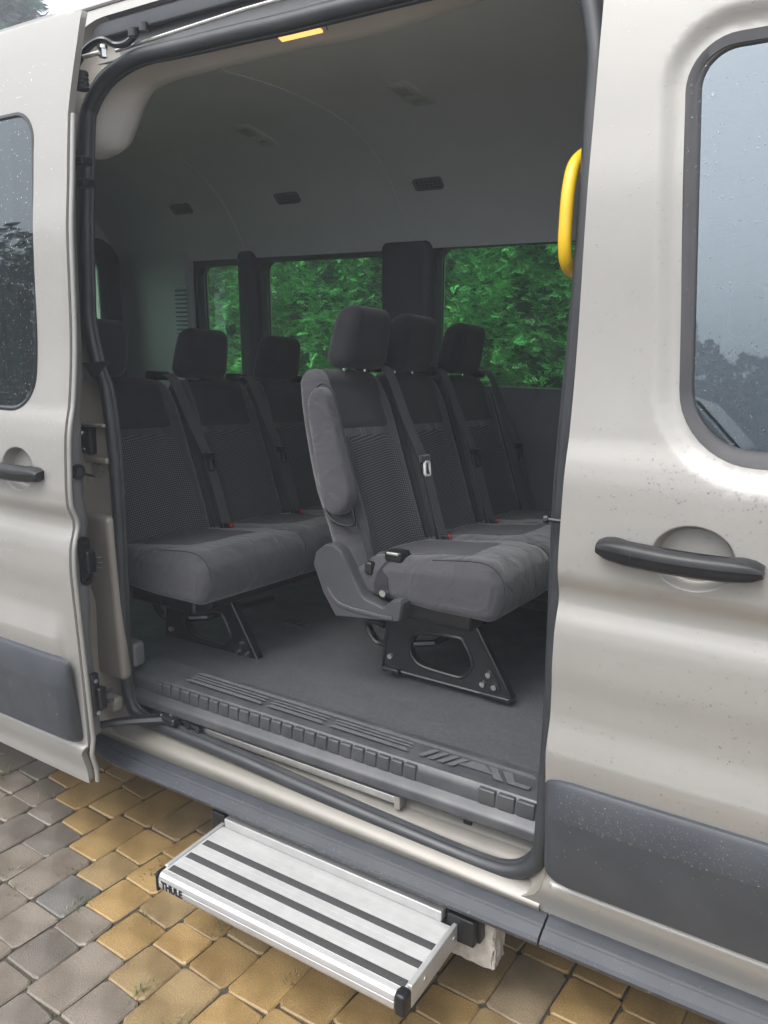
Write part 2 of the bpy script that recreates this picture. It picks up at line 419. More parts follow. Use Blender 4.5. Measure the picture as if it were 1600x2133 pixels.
def panel(name, outer, holes, yf, m, parent, dx=0.03, dz=0.012, hem=0.02, fine=(), step=0.02, label=None, hem_holes=None, cups=()):
    """curved sheet y = yf(x, z) seen from -y, with holes, exact normals and turned-in edges"""
    outer = resample(outer, step); holes = [resample(h, step) for h in holes]
    lo, hi = outer.min(0), outer.max(0)
    gx, gz = np.meshgrid(np.arange(lo[0], hi[0], dx), np.arange(lo[1], hi[1], dz)); G = np.stack([gx.ravel(), gz.ravel()], 1)
    for (a, b, c, d, s) in fine:
        fx, fz = np.meshgrid(np.arange(a, b, s), np.arange(c, d, s)); G = np.vstack([G, np.stack([fx.ravel() + 0.0013, fz.ravel() + 0.0017], 1)])
    for (cx_, cz_, a_, b_) in cups:                       # rings of points that follow the rim of a pressed cup
        G = G[((G[:, 0] - cx_) / a_) ** 2 + ((G[:, 1] - cz_) / b_) ** 2 > 1.2]
        for q in (.15, .35, .55, .7, .78, .82, .85, .88, .91, .94, .97, 1.0, 1.04, 1.08):
            t = np.linspace(0, 2 * np.pi, 110, endpoint=False) + q * 3; G = np.vstack([G, np.stack([cx_ + a_ * q * np.cos(t), cz_ + b_ * q * np.sin(t)], 1)])
    ok = inside(G, outer) & (dist(G, outer) > 0.004)
    for h in holes: ok &= ~inside(G, h) & (dist(G, h) > 0.004)
    P, F, loops = cdt(outer, holes, G[ok])
    x, z = P[:, 0], P[:, 1]; y = yf(x, z); e = 0.0015
    fx = (yf(x + e, z) - yf(x - e, z)) / (2 * e); fz = (yf(x, z + e) - yf(x, z - e)) / (2 * e)
    nr = np.stack([fx, -np.ones_like(fx), fz], 1); nr /= np.linalg.norm(nr, axis=1, keepdims=True)
    V = [np.stack([x, y, z], 1)]; FF = [tuple(q) for q in F]; NN = [nr]; n = len(P)
    for li, L in enumerate(loops):
        d = hem if li == 0 or hem_holes is None else hem_holes
        if not d: continue
        yy = yf(L[:, 0], L[:, 1])
        A = np.stack([L[:, 0], yy, L[:, 1]], 1); B = A + np.array([0, d, 0])
        t = np.roll(L, -1, 0) - np.roll(L, 1, 0); q = np.stack([t[:, 1], np.zeros(len(t)), -t[:, 0]], 1)
        q /= np.maximum(np.linalg.norm(q, axis=1, keepdims=True), 1e-9)
        ccw = (L[:, 0] * np.roll(L[:, 1], -1) - np.roll(L[:, 0], -1) * L[:, 1]).sum() > 0
        if (not ccw): q = -q
        if li > 0: q = -q
        k = len(L)
        V += [A, B]; NN += [q, q]
        for i in range(k):
            j = (i + 1) % k
            FF.append((n + i, n + j, n + k + j, n + k + i))
        n += 2 * k
    return obj(name, (np.vstack(V), FF), m, parent, normals=np.vstack(NN), label=label)

def plate(outer, holes, t0, t1, axes='xz'):
    """flat plate with holes; axes gives the plane, thickness runs along the third axis"""
    P, F, loops = cdt(resample(outer, 0.05), [resample(h, 0.05) for h in holes])
    def m3(p, t):
        if axes == 'xz': return np.stack([p[:, 0], np.full(len(p), t), p[:, 1]], 1)
        if axes == 'yz': return np.stack([np.full(len(p), t), p[:, 0], p[:, 1]], 1)
        return np.stack([p[:, 0], p[:, 1], np.full(len(p), t)], 1)
    n = len(P); V = [m3(P, t0), m3(P, t1)]; FF = [tuple(q) for q in F] + [tuple(n + i for i in q[::-1]) for q in F]; b = 2 * n
    for L in loops:
        k = len(L); V += [m3(L, t0), m3(L, t1)]
        for i in range(k):
            j = (i + 1) % k; FF.append((b + i, b + k + i, b + k + j, b + j))
        b += 2 * k
    return np.vstack(V), FF

def cyl(c, axis, r, h, n=12):
    c = np.array(c, float); a = np.array(axis, float); a /= np.linalg.norm(a)
    return tube([c, c + a * h], r, n, up=(0.3, 0.2, 1) if abs(a[2]) < 0.9 else (1, 0.1, 0))

def pchip(pts):
    xs = np.array([p[0] for p in pts], float); ys = np.array([p[1] for p in pts], float)
    h = np.diff(xs); d = np.diff(ys) / h; mm = np.zeros(len(xs))
    mm[1:-1] = np.where(d[:-1] * d[1:] > 0, 2 * d[:-1] * d[1:] / (d[:-1] + d[1:] + 1e-12), 0); mm[0], mm[-1] = d[0], d[-1]
    def f(q):
        q = np.asarray(q, float); i = np.clip(np.searchsorted(xs, q) - 1, 0, len(h) - 1)
        t = (q - xs[i]) / h[i]; tc = np.clip(t, -3, 3)
        r = (2 * t**3 - 3 * t**2 + 1) * ys[i] + (t**3 - 2 * t**2 + t) * h[i] * mm[i] + (-2 * t**3 + 3 * t**2) * ys[i + 1] + (t**3 - t**2) * h[i] * mm[i + 1]
        r = np.where(t < 0, ys[0] + mm[0] * (q - xs[0]), np.where(t > 1, ys[-1] + mm[-1] * (q - xs[-1]), r))
        return r
    return f

# the side of the bus: y of the outer skin as a function of height
PROF = pchip([(.30, .014), (.36, .004), (.432, -.017), (.440, -.0172), (.453, -.007), (.47, -.013), (.66, -.033), (.72, -.0405), (.768, -.0465), (.780, -.0468), (.795, -.0435), (.865, -.0305), (.90, -.031), (.97, -.036),
              (1.03, -.034), (1.06, -.029), (1.09, -.0195), (1.107, -.0160), (1.122, -.0172), (1.155, -.0295), (1.168, -.0330), (1.20, -.0338), (1.26, -.031), (1.34, -.026), (1.38, -.020),
              (1.44, -.006), (1.62, .012), (1.87, .020), (2.0, .032), (2.1, .041), (2.25, .058), (2.4, .085), (2.5, .13)])
def sstep(t): t = np.clip(t, 0, 1); return t * t * (3 - 2 * t)

# ================================================================== SETTING: ground, pavement
FLOOR = 0.57
ground = obj('ground', (np.array([(-120, -120, -.034), (120, -120, -.034), (120, 120, -.034), (-120, 120, -.034)]), [(0, 1, 2, 3)]), M['earth'], kind='structure')
pav = bpy.data.objects.new('pavement', None); C.objects.link(pav); pav['kind'] = 'structure'; ORG['pavement'] = Vector((0, 0, 0))
obj('bedding', (np.array([(-9, -7, -.0085), (6, -7, -.0085), (6, 6, -.0085), (-9, 6, -.0085)]), [(0, 1, 2, 3)]), M['soil'], pav)

PW = 0.1403                                             # width of a row of pavers
def paver_mesh(L, W, seed):
    r = random.Random(seed)
    c = 0.009; hx, hy = W / 2 - .0022, L / 2 - .0022
    base = []
    for sx, sy in ((-1, -1), (1, -1), (1, 1), (-1, 1)):
        a = (sx * (hx - c), sy * hy); b = (sx * hx, sy * (hy - c))
        base += [b, a] if sx * sy > 0 else [a, b]
    base = [(x + r.uniform(-.0042, .0038), y + r.uniform(-.0042, .0038)) for x, y in base]
    V = []
    for sc_, z in ((1.0, -.03), (1.0, -.0045), (0.955, -.0008)):
        k = (1 - sc_) * 0.14 / 2
        for x, y in base:
            d = math.hypot(x, y); q = 0 if sc_ == 1 else 0.0042
            V.append((x - (q * (1 if x > 0 else -1)), y - (q * (1 if y > 0 else -1)), z + (r.uniform(-.0006, .0006) if sc_ != 1 else 0)))
    V.append((0, 0, 0.0005)); n = 8; F = []
    for lv in (0, 1):
        for i in range(n):
            j = (i + 1) % n; F.append((lv * n + i, lv * n + j, lv * n + n + j, lv * n + n + i))
    for i in range(n): F.append((2 * n + i, 2 * n + (i + 1) % n, 3 * n))
    return np.array(V), F

cm = np.array(cam.location)
_yaw, _pit = math.radians(32.054), math.radians(13.394)
_fh = np.array([-math.sin(_yaw), math.cos(_yaw), 0]); _R = np.array([math.cos(_yaw), math.sin(_yaw), 0])
_F = _fh * math.cos(_pit) - np.array([0, 0, math.sin(_pit)]); _U = _fh * math.sin(_pit) + np.array([0, 0, math.cos(_pit)])
def in_view(p, mx=0.06):
    d = np.array(p) - cm; w = d @ _F
    return w > 0.2 and abs(d @ _R / w) < (800 / 1663) * (1 + mx) and abs(d @ _U / w) < (1066 / 1663) * (1 + mx)

protos = {}
for L in (0.105, 0.14, 0.21):
    for s in range(4):
        me = bpy.data.meshes.new('paver'); v, f = paver_mesh(L, PW, hash((int(L * 1000), s)) % 9999)
        me.from_pydata(v.tolist(), [], f); me.polygons.foreach_set('use_smooth', [True] * len(f)); me.set_sharp_from_angle(angle=math.radians(24))
        me.materials.append(M['paver']); protos[(L, s)] = (me, v, f)

def paver_col(yel, r):
    if yel:
        t = r.random(); k = r.uniform(.48, .64)
        base = (0.41, 0.272, 0.110) if t < .72 else ((0.36, 0.255, 0.125) if t < .95 else (0.31, 0.24, 0.15))
    else:
        t = r.random(); k = r.uniform(.46, .66)
        base = (0.245, 0.207, 0.168) if t < .6 else ((0.215, 0.188, 0.16) if t < .85 else (0.17, 0.162, 0.15))
    return tuple(q * k for q in base)

single, far = [], []
rp = random.Random(11)
for k in range(-50, 62):                                 # rows run across, towards the bus; k counts rows to the left
    xb = -1.369 - PW * k + PW / 2                        # middle of the row
    yk = -.489 + .0725 * k                               # where yellow begins in this row
    for sgn in (1, -1):
        y = yk
        while (y < 4.2 if sgn > 0 else y > -4.2):
            L = rp.choice((.105, .14, .14, .21, .21)); yc = y + sgn * L / 2; y += sgn * L
            if yc < -4.2 or yc > 4.2: continue
            x = xb + .05 * yc
            if x < -7 or x > 4: continue
            (single if (in_view((x, yc, 0)) and yc < .75) else far).append((x, yc, L, sgn > 0, rp.randrange(4), rp.random(), paver_col(sgn > 0, rp)))
single.sort(key=lambda q: math.hypot(q[0], q[1] + 1.5)); far += single[300:]; single = single[:300]
for (x, y, L, yel, s, fl, col) in single:
    o = bpy.data.objects.new('paver', protos[(L, s)][0]); C.objects.link(o); o.parent = pav
    o.location = (x, y, rp.uniform(-.0018, .0018)); o.rotation_euler = (rp.uniform(-.008, .008), rp.uniform(-.008, .008), -.05 + (math.pi if fl > .5 else 0) + rp.uniform(-.012, .012)); o.color = (*col, 1)
Vs, Fs, Cs, nn = [], [], [], 0
for (x, y, L, yel, s, fl, col) in far:
    _, v, f = protos[(L, s)]
    c_, s_ = math.cos(-.05), math.sin(-.05)
    Vs.append(np.stack([v[:, 0] * c_ - v[:, 1] * s_ + x, v[:, 0] * s_ + v[:, 1] * c_ + y, v[:, 2]], 1)); Fs += [tuple(i + nn for i in q) for q in f]; nn += len(v)
    Cs += [col] * len(v)
pf = obj('paver_field', (np.vstack(Vs), Fs), M['paver_far'], pav, angle=24, kind='stuff')
ca = pf.data.color_attributes.new('Col', 'FLOAT_COLOR', 'POINT'); ca.data.foreach_set('color', np.array([(*c, 1) for c in Cs]).ravel())

def colored(o, cols):
    ca = o.data.color_attributes.new('Col', 'FLOAT_COLOR', 'POINT'); ca.data.foreach_set('color', np.array([(*c, 1) for c in cols], float).ravel())
    return o

# ------------------------------------------------------------------ weeds in the joints
V, F, Cc = [], [], []
def blade(p, h, a, lean, w, col):
    n = len(V); d = np.array([math.cos(a), math.sin(a), 0]); s = np.array([-d[1], d[0], 0]) * w; p = np.array(p, float)
    m_ = p + d * lean * h * .4 + np.array([0, 0, h * .65]); t = p + d * lean * h + np.array([0, 0, h * (1 - .25 * lean)])
    V.extend([p - s, p + s, m_ + s * .8, m_ - s * .8, t]); F.extend([(n, n + 1, n + 2, n + 3), (n + 3, n + 2, n + 4)]); Cc.extend([col] * 5)
rw = random.Random(3)
WEEDS = [(-1.73, -.06, 26, .035), (-1.61, -.22, 10, .03), (-1.79, -.27, 20, .035), (-1.41, -.40, 30, .05), (-1.40, -.12, 22, .04), (-2.36, .02, 10, .04), (-1.95, -.19, 14, .03), (-2.02, -.36, 12, .03),
         (-2.62, .0, 30, .07), (-1.26, -.43, 24, .04), (-1.68, -.34, 10, .03), (-1.12, -.17, 16, .03), (-1.15, -.52, 18, .035), (-1.82, -.27, 14, .03), (-2.1, -.3, 10, .03), (-2.25, -.04, 8, .04)]
for (x, y, n, h) in WEEDS:
    for i in range(n):
        g = rw.uniform(.7, 1.2); col = (.10 * g, .13 * g, .045 * g) if rw.random() < .7 else (.22 * g, .18 * g, .09 * g)
        blade((x + rw.gauss(0, .012), y + rw.gauss(0, .02), -.012), h * rw.uniform(.5, 1.1), rw.uniform(0, 6.28), rw.uniform(.3, 1.2), .0012, col)
for i in range(2200):                                     # moss and dry stalks along the joints
    q = single[rw.randrange(len(single))]; sx = rw.choice((-1, 1))
    x, y = (q[0] + sx * PW / 2, q[1] + rw.uniform(-.5, .5) * q[2]) if rw.random() < .6 else (q[0] + rw.uniform(-.5, .5) * PW, q[1] + sx * q[2] / 2)
    g = rw.uniform(.6, 1.1); col = (.075 * g, .09 * g, .035 * g) if rw.random() < .55 else (.14 * g, .11 * g, .06 * g)
    blade((x, y, -.013), rw.uniform(.006, .015), rw.uniform(0, 6.28), rw.uniform(.4, 1.4), .0014, col)
colored(obj('weeds', (np.array(V), F), M['leaf'], kind='stuff', smooth=False), Cc)['label'] = 'small green weeds and moss in the paver joints'

# ================================================================== THE BUS
bus = thing('minibus', 'champagne beige passenger minibus with its sliding side door open', 'minibus', (-1.2, 1.0, 0))

# ---- body side with the big doorway
def pts2(path): return [(p[0], p[2]) for p in path]
SEAL = [(-.95, .1, 2.315), (-1.259, .1, 2.314), (-1.404, .1, 2.316), (-1.603, .1, 2.317), (-1.733, .1, 2.319), (-1.808, .098, 2.308), (-1.868, .095, 2.287), (-1.904, .09, 2.261), (-1.932, .086, 2.228), (-1.946, .081, 2.187),
        (-1.952, .062, 2.0), (-1.954, .05, 1.873), (-1.961, .046, 1.743), (-1.963, .043, 1.656), (-1.937, .04, 1.534), (-1.908, .04, 1.46), (-1.896, .04, 1.33), (-1.894, .04, 1.197), (-1.90, .04, 1.012), (-1.91, .04, .82),
        (-1.922, .04, .609), (-1.91, .04, .488), (-1.867, .04, .443), (-1.735, .04, .434), (-1.49, .04, .425), (-1.217, .04, .408), (-.928, .04, .393), (-.69, .04, .385), (-.605, .04, .398), (-.56, .04, .434), (-.542, .04, .481),
        (-.537, .04, .628), (-.533, .04, .812), (-.533, .04, .954), (-.533, .04, 1.122), (-.534, .04, 1.251), (-.529, .04, 1.436), (-.521, .044, 1.668), (-.519, .049, 1.826), (-.52, .057, 1.946), (-.522, .066, 2.046),
        (-.524, .072, 2.113), (-.534, .079, 2.17), (-.555, .087, 2.235), (-.60, .094, 2.285), (-.68, .1, 2.31)]
seal = smooth_path(SEAL, 4, True)
HOLE = rrect(-2.03, -.512, .372, 2.432, (.10, .10, .16, .16), 8)
HOLE = [(x, z + (0.018 * (-(x + 1.2)) if z < .6 else 0)) for x, z in HOLE]
body = panel('body_side', [(-4.55, .32), (-4.55, 2.47), (-.495, 2.47), (-.495, .32)], [HOLE], lambda x, z: PROF(z), M['paint'], bus, dx=.05, dz=.012, hem=.02, hem_holes=0)
# pillar and sill faces that run from the outer skin in to the door seal
def nearest_ring():
    H = resample(HOLE, .02); S = np.array(seal); n = 220
    def arc(P, k):
        Q = np.vstack([P, P[:1]]); d = np.r_[0, np.cumsum(np.linalg.norm(np.diff(Q, axis=0), axis=1))]
        t = np.linspace(0, d[-1], k, endpoint=False); return np.stack([np.interp(t, d, Q[:, i]) for i in range(Q.shape[1])], 1)
    S2 = arc(S[:, [0, 2]], n); ys = arc(S, n)[:, 1]
    Hd = arc(H, 2000); out = []
    c = np.array([-1.22, 1.38])
    for q in S2:
        d = q - c; d = d / np.array([.70, .95]); a = math.atan2(d[1], d[0])
        hd = (Hd - c) / np.array([.70, .95]); ah = np.arctan2(hd[:, 1], hd[:, 0])
        out.append(Hd[np.argmin(np.abs(np.angle(np.exp(1j * (ah - a)))))])
    return np.array(out), S2, ys
Hr, Sr, Sy = nearest_ring()
A = np.stack([Hr[:, 0], PROF(Hr[:, 1]), Hr[:, 1]], 1); Dd = np.stack([Sr[:, 0], Sy + .012, Sr[:, 1]], 1)
def mixr(t, dy): q = A * (1 - t) + Dd * t; q[:, 1] = A[:, 1] * (1 - t) + Dd[:, 1] * t + dy; return q
secs = [A, mixr(.07, .012), mixr(.16, .026), mixr(.5, .022), mixr(.85, .012), Dd]
n_ = len(A); Vr = np.vstack(secs); Fr = []
for i in range(len(secs) - 1):
    for k in range(n_):
        q = (k + 1) % n_; Fr.append((i * n_ + k, i * n_ + q, (i + 1) * n_ + q, (i + 1) * n_ + k))
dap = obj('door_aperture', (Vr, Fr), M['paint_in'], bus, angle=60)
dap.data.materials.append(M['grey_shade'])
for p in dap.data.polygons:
    if p.center.z > 2.305 and p.center.x > -.66: p.material_index = 1  # top of the painted frame coloured grey for the shade it lies in
obj('seal_flange', loft([Dd, Dd + np.array([0, .012, 0])], closed_path=False, cap=False), M['rubber'], bus)
ds = obj('door_seal', tube(seal, .0195, 12, True), M['rubber'], bus)
lip = seal.copy(); cen = np.array([-1.22, .05, 1.35]); dv = (cen - lip); dv[:, 1] = 0; dv /= np.linalg.norm(dv, axis=1, keepdims=True)
obj('lip', tube(lip + dv * .017 + np.array([0, .006, 0]), .0085, 8, True), M['rubber'], ds)
lipo = seal - dv * .016 + np.array([0, .010, 0]); obj('lip', tube(lipo, .007, 6, True), M['rubber'], ds)

# roof, far side, rear wall, floor pan, front
yy = [(.13, 2.465), (.16, 2.50), (.24, 2.55), (.45, 2.60), (1.03, 2.63), (1.6, 2.60), (1.81, 2.55), (1.89, 2.50), (1.95, 2.44)]
yy = [(PROF(2.46) + .0, 2.462)] + yy[1:]
obj('roof', loft([[(x, y, z) for y, z in yy] for x in (-4.55, -3, -1.5, 0, .9)], closed_sec=False), M['paint'], bus, angle=60)
for z in (2.468,):
    obj('roof_gutter', tube([(-4.5, PROF(z) - .002, z), (-2, PROF(z) - .002, z), (.9, PROF(z) - .002, z)], .006, 6), M['paint'], bus)
W1 = rrect(-1.87, -.75, 1.355, 1.985, .05); W2 = rrect(-2.95, -2.165, 1.345, 1.965, .05); W3 = rrect(-3.42, -3.085, 1.345, 1.955, .05)
WD = rrect(-.35, .55, 1.42, 2.05, .08)
fw = panel('far_wall', [(-4.05, FLOOR - .16), (-4.05, 2.12), (.9, 2.12), (.9, FLOOR - .16)], [W1, W2, W3, WD], lambda x, z: 1.935 + .02 * sstep((z - 1.28) / .06) - .012 * sstep((.98 - abs(z - 1.16) * 8)) + 0 * x, M['trim_dark'], bus, dx=.3, dz=.02, hem=.06, step=.05)
obj('far_skin', plate([(-4.55, .35), (-4.55, 2.46), (.9, 2.46), (.9, .35)], [W1, W2, W3, WD], 2.03, 2.04), M['paint'], bus, smooth=False)
for i, (a, b, c, d) in enumerate([(-1.90, -.72, 1.33, 2.01), (-2.98, -2.14, 1.32, 1.99), (-3.45, -3.06, 1.32, 1.98), (-.38, .58, 1.40, 2.07)]):
    w = obj('window', plate(rrect(a, b, c, d, .06), [], 2.000, 2.004), M['glass_far'], bus, smooth=False)
    pol = rrect(a + .02, b - .02, c + .015, d - .015, .055)
    obj('window_gasket', tube([(x, 1.996, z) for x, z in resample(pol, .05)], .010, 6, True), M['rubber'], w)
def pillar(x0, x1, z0=1.30, z1=2.02):
    obj('pillar_trim', rbox(x0, x1, 1.895, 1.97, z0, z1, .03, 3), M['trim_dark'], bus)
pillar(-2.15, -1.885); pillar(-3.075, -2.965); pillar(-.74, -.40)
obj('rear_corner_trim', rbox(-4.04, -3.44, 1.905, 1.965, FLOOR, 2.08, .04, 3), M['trim_grey'], bus)
grille = obj('air_grille', rbox(-3.545, -3.445, 1.893, 1.91, 1.54, 1.85, .008), M['trim_grey'], bus)
for k in range(12): obj('louvre', rbox(-3.54, -3.45, 1.886, 1.894, 1.555 + k * .024, 1.565 + k * .024, .003, 2), M['vent_grey'], grille)
RW = [rrect(.22, .94, 1.32, 2.05, .07), rrect(1.10, 1.79, 1.32, 2.04, .10)]
obj('rear_door_frame', plate(rrect(1.0, 1.912, 1.0, 2.125, .16), [rrect(1.09, 1.80, 1.31, 2.05, .11)], -4.037, -4.012, 'yz'), M['trim_dark'], bus, smooth=False)
obj('rear_wall', plate([(.02, .35), (.02, 2.45), (2.03, 2.45), (2.03, .35)], RW, -4.10, -4.04, 'yz'), M['trim_grey'], bus, smooth=False)
for q in RW:
    w = obj('rear_window', plate(q, [], -4.075, -4.071, 'yz'), M['glass_far'], bus, smooth=False)
    obj('window_gasket', tube([(-4.03, y, z) for y, z in resample(q, .05)], .03, 8, True, up=(1, .01, .02)), M['trim_dark'], w)
obj('front_wall', plate([(.02, .35), (.02, 1.25), (2.03, 1.25), (2.03, .35)], [], .9, .94, 'yz'), M['trim_dark'], bus, smooth=False)
ws = obj('windscreen', (np.array([(.92, .05, 1.25), (.92, 2.0, 1.25), (.55, 1.93, 2.2), (.55, .12, 2.2)]), [(0, 1, 2, 3)]), M['glass_screen'], bus, smooth=False)
obj('roof_front', (np.array([(.55, .10, 2.2), (.55, 1.95, 2.2), (.2, 1.95, 2.50), (.2, .10, 2.5)]), [(0, 1, 2, 3)]), M['paint'], bus, smooth=False)
obj('floor_pan', box(-4.5, .9, .12, 2.02, .34, .39), M['metal_blk'], bus, smooth=False)

# floor covering, threshold
fl = obj('floor', (np.array([(-4.03, .10, FLOOR - .05), (.9, .10, FLOOR + .02), (.9, 1.95, FLOOR - .075), (-4.03, 1.95, FLOOR - .145)]), [(0, 1, 2, 3)]), M['floor'], bus, smooth=False)
gr = obj('floor_grate', rbox(-1.885, -1.775, .75, .815, .505, .520, .003), M['floor'], bus)
for i in range(5):
    for j in range(2): obj('slot', rbox(-1.880 + i * .021, -1.866 + i * .021, .757 + j * .028, .776 + j * .028, .518, .5215, .001, 2), M['plastic_dk'], gr)
tp = [(.185, .560), (.185, .577), (.17, .578), (.105, .572), (.083, .566), (.074, .557), (.070, .548), (.067, .524), (.052, .514), (.046, .509), (.043, .503), (.043, .486), (.047, .480), (.10, .478), (.10, .50)]
def tsec(x):
    s = np.clip((x + 1.94) / .1, 0, 1) * np.clip((-.555 - x) / .02, 0, 1)
    return [(x, y, z - .004 * (-(x + 1.2))) for y, z in tp]
th = obj('threshold', loft([tsec(x) for x in (-1.935, -1.6, -1.2, -.8, -.56)]), M['thresh'], bus, angle=28)
for k in range(24):
    x = -1.83 + k * .0395
    dz = -.004 * (-(x + 1.2))
    obj('rib', rbox(x, x + .0345, .0645, .080, .5235 + dz, .5635 + dz, .004, 2), M['thresh'], th)
for x in (-.715, -.665, -.615):
    obj('rib', rbox(x, x + .044, .0645, .080, .525, .566, .004, 2), M['thresh'], th)
def pat(poly): obj('tread_mark', plate(poly, [], .5785, .5805, 'xy'), M['thresh_pat'], th, smooth=False)
for y0, y1 in ((.100, .112), (.121, .127), (.135, .141), (.150, .163)):
    segs = [(-1.72, -1.42), (-1.40, -1.20), (-1.18, -.93)] if y0 < .149 else [(-1.72, -.60)]
    for a, b in segs:
        pat([(a, y0), (b, y0), (b - .012, y1), (a + .012, y1)])
for i, x in enumerate((-.90, -.872, -.844, -.816)): pat([(x, .100), (x + .016, .100), (x + .040, .143), (x + .024, .143)])
pat([(-.79, .115), (-.70, .115), (-.735, .143), (-.765, .143)])
pat([(-.69, .100), (-.665, .100), (-.70, .143), (-.72, .143)]); pat([(-.655, .100), (-.60, .100), (-.60, .112), (-.64, .112), (-.66, .143), (-.685, .143)])
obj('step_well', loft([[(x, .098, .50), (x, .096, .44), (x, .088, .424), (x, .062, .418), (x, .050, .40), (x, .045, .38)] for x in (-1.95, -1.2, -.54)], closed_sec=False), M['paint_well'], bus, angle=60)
obj('slot_hole', rbox(-.765, -.74, .088, .10, .435, .452, .008, 3), M['plastic_dk'], bus)
rl = obj('door_rail', rbox(-1.80, -.945, .066, .092, .452, .462, .004), M['zinc'], bus)
obj('rail_lip', rbox(-1.80, -.945, .064, .071, .440, .462, .003, 2), M['zinc'], rl); obj('rail_end', rbox(-.947, -.930, .060, .094, .430, .466, .002, 2), M['paint_in'], rl)
obj('sill_trim', tube([(-1.95, .055, .415), (-1.2, .055, .402), (-.66, .055, .392)], .006, 6), M['trim_light'], bus)
obj('jamb_trim', rbox(-1.985, -1.905, .064, .11, .585, .665, .012, 3), M['grey_shade'], bus)
obj('wheel_box', rbox(-3.4, -2.60, .16, .36, FLOOR, .95, .05, 3), M['trim_dark'], bus)

# painted sill below the seal, running board
def sill(x):
    d = .018 * (-(x + 1.2))
    return [(x, .05, .402 + d), (x, .028, .398 + d), (x, .012, .391 + d), (x, .002, .383 + d), (x, -.004, .376 + d * .8), (x, -.0055, .370 + d * .6), (x, -.003, .361 + d * .3), (x, .001, .345), (x, .02, .33)]
obj('sill', loft([sill(x) for x in np.linspace(-2.08, -.525, 12)], closed_sec=False), M['paint_sill'], bus, angle=70)
RB = [(.03, .350), (.000, .352), (-.010, .350), (-.026, .344), (-.030, .338), (-.034, .341), (-.056, .330), (-.061, .322), (-.059, .313), (-.048, .302), (-.02, .290), (.05, .282)]
def rbs(x, k=1.0, up=0.0): return [(x, .03 + (y - .03) * k, z + up) for y, z in RB]
rb = obj('running_board', loft([rbs(-2.12, .25, .02), rbs(-2.08, .6, .012), rbs(-2.0, .85, .004)] + [rbs(x) for x in (-1.9, -1.4, -.9, -.505)]), M['plastic'], bus, angle=25)
obj('running_board', loft([rbs(x) for x in (-.500, .2, .9)]), M['plastic'], bus, angle=25)

# ---- headliner, header trim, vents, lamps
CE = pchip([(.10, 2.30), (.22, 2.375), (.35, 2.42), (.6, 2.455), (1.0, 2.475), (1.35, 2.45), (1.6, 2.365), (1.75, 2.255), (1.86, 2.12), (1.92, 2.02), (1.94, 1.985)])
ys_ = np.r_[np.linspace(.16, 1.5, 16), np.linspace(1.55, 1.94, 16)]
hl = obj('headliner', loft([[(x, y, float(CE(y))) for y in ys_] for x in np.linspace(-4.05, .5, 14)], closed_sec=False), M['headliner'], bus, angle=80)
for x in (-2.0, -3.02): obj('headliner_seam', tube([(x - .0, y, float(CE(y)) - .001) for y in ys_], .0022, 6), M['headliner'], hl)
def on_ceiling(x, y, w, d):
    e = .01; z = float(CE(y)); t = np.array([0, 2 * e, float(CE(y + e)) - float(CE(y - e))]); t /= np.linalg.norm(t); nrm = np.array([0, t[2], -t[1]])
    c = np.array([x, y, z])
    def f(v):  # local (x, along slope, out) -> world
        return c + np.outer(v[:, 0], [1, 0, 0]) + np.outer(v[:, 1], t) + np.outer(v[:, 2], nrm)
    return f
for x, y in ((-1.815, 1.765), (-2.60, 1.765), (-3.32, 1.765)):
    f = on_ceiling(x, y, 0, 0)
    fr = obj('air_vent', deform(join(plate(rrect(-.072, .072, -.03, .03, .016), [rrect(-.062, .062, -.022, .022, .012)], 0, .008, 'xy')), f), M['vent_grey'], bus)
    obj('vent_back', deform(rbox(-.064, .064, -.024, .024, -.002, .001, .001, 1), f), M['trim_dark'], fr)
    for i in range(3): obj('louvre', deform(rbox(-.062, .062, -.016 + i * .013, -.011 + i * .013, 0, .006, .002, 2), f), M['vent_grey'], fr)
    for i in range(5): obj('louvre', deform(rbox(-.044 + i * .022, -.041 + i * .022, -.022, .022, 0, .005, .001, 1), f), M['vent_grey'], fr)
for x, y in ((-1.60, 1.24), (-2.46, 1.38)):
    f = on_ceiling(x, y, 0, 0)
    dl = obj('dome_light', deform(rbox(-.045, .045, -.11, .11, -.004, .014, .012, 3), f), M['trim_grey'], bus)
    obj('lens', deform(rbox(-.032, .032, -.09, -.01, .006, .019, .008, 3), f), M['lens'], dl); obj('switch', deform(rbox(-.018, .018, .03, .06, .008, .018, .006, 3), f), M['trim_light'], dl)
# light trim over the doorway, widening into the pillar cover
outer_t = [(-2.02, .075, 2.10), (-1.985, .075, 2.15), (-1.955, .085, 2.20), (-1.93, .09, 2.24), (-1.885, .10, 2.285), (-1.80, .105, 2.312), (-1.65, .108, 2.318), (-1.35, .108, 2.315), (-1.05, .108, 2.313), (-.80, .108, 2.313), (-.55, .108, 2.30)]
inner_t = [(-2.02, .195, 2.112), (-1.955, .20, 2.128), (-1.917, .20, 2.17), (-1.873, .20, 2.226), (-1.812, .20, 2.267), (-1.736, .20, 2.280), (-1.665, .20, 2.284), (-1.341, .20, 2.288), (-1.065, .20, 2.286), (-.816, .20, 2.305), (-.55, .20, 2.31)]
ot, it = smooth_path(outer_t, 5), smooth_path(inner_t, 5)
mid1 = ot * .66 + it * .34 + np.array([0, 0, .004]); mid2 = ot * .25 + it * .75 + np.array([0, 0, -.002])
obj('header_trim', loft([ot + np.array([0, -.02, .01]), ot, mid1, mid2, it, it + np.array([0, .03, .02]), it + np.array([0, .05, .12])], closed_sec=False), M['trim_light'], bus, angle=60)
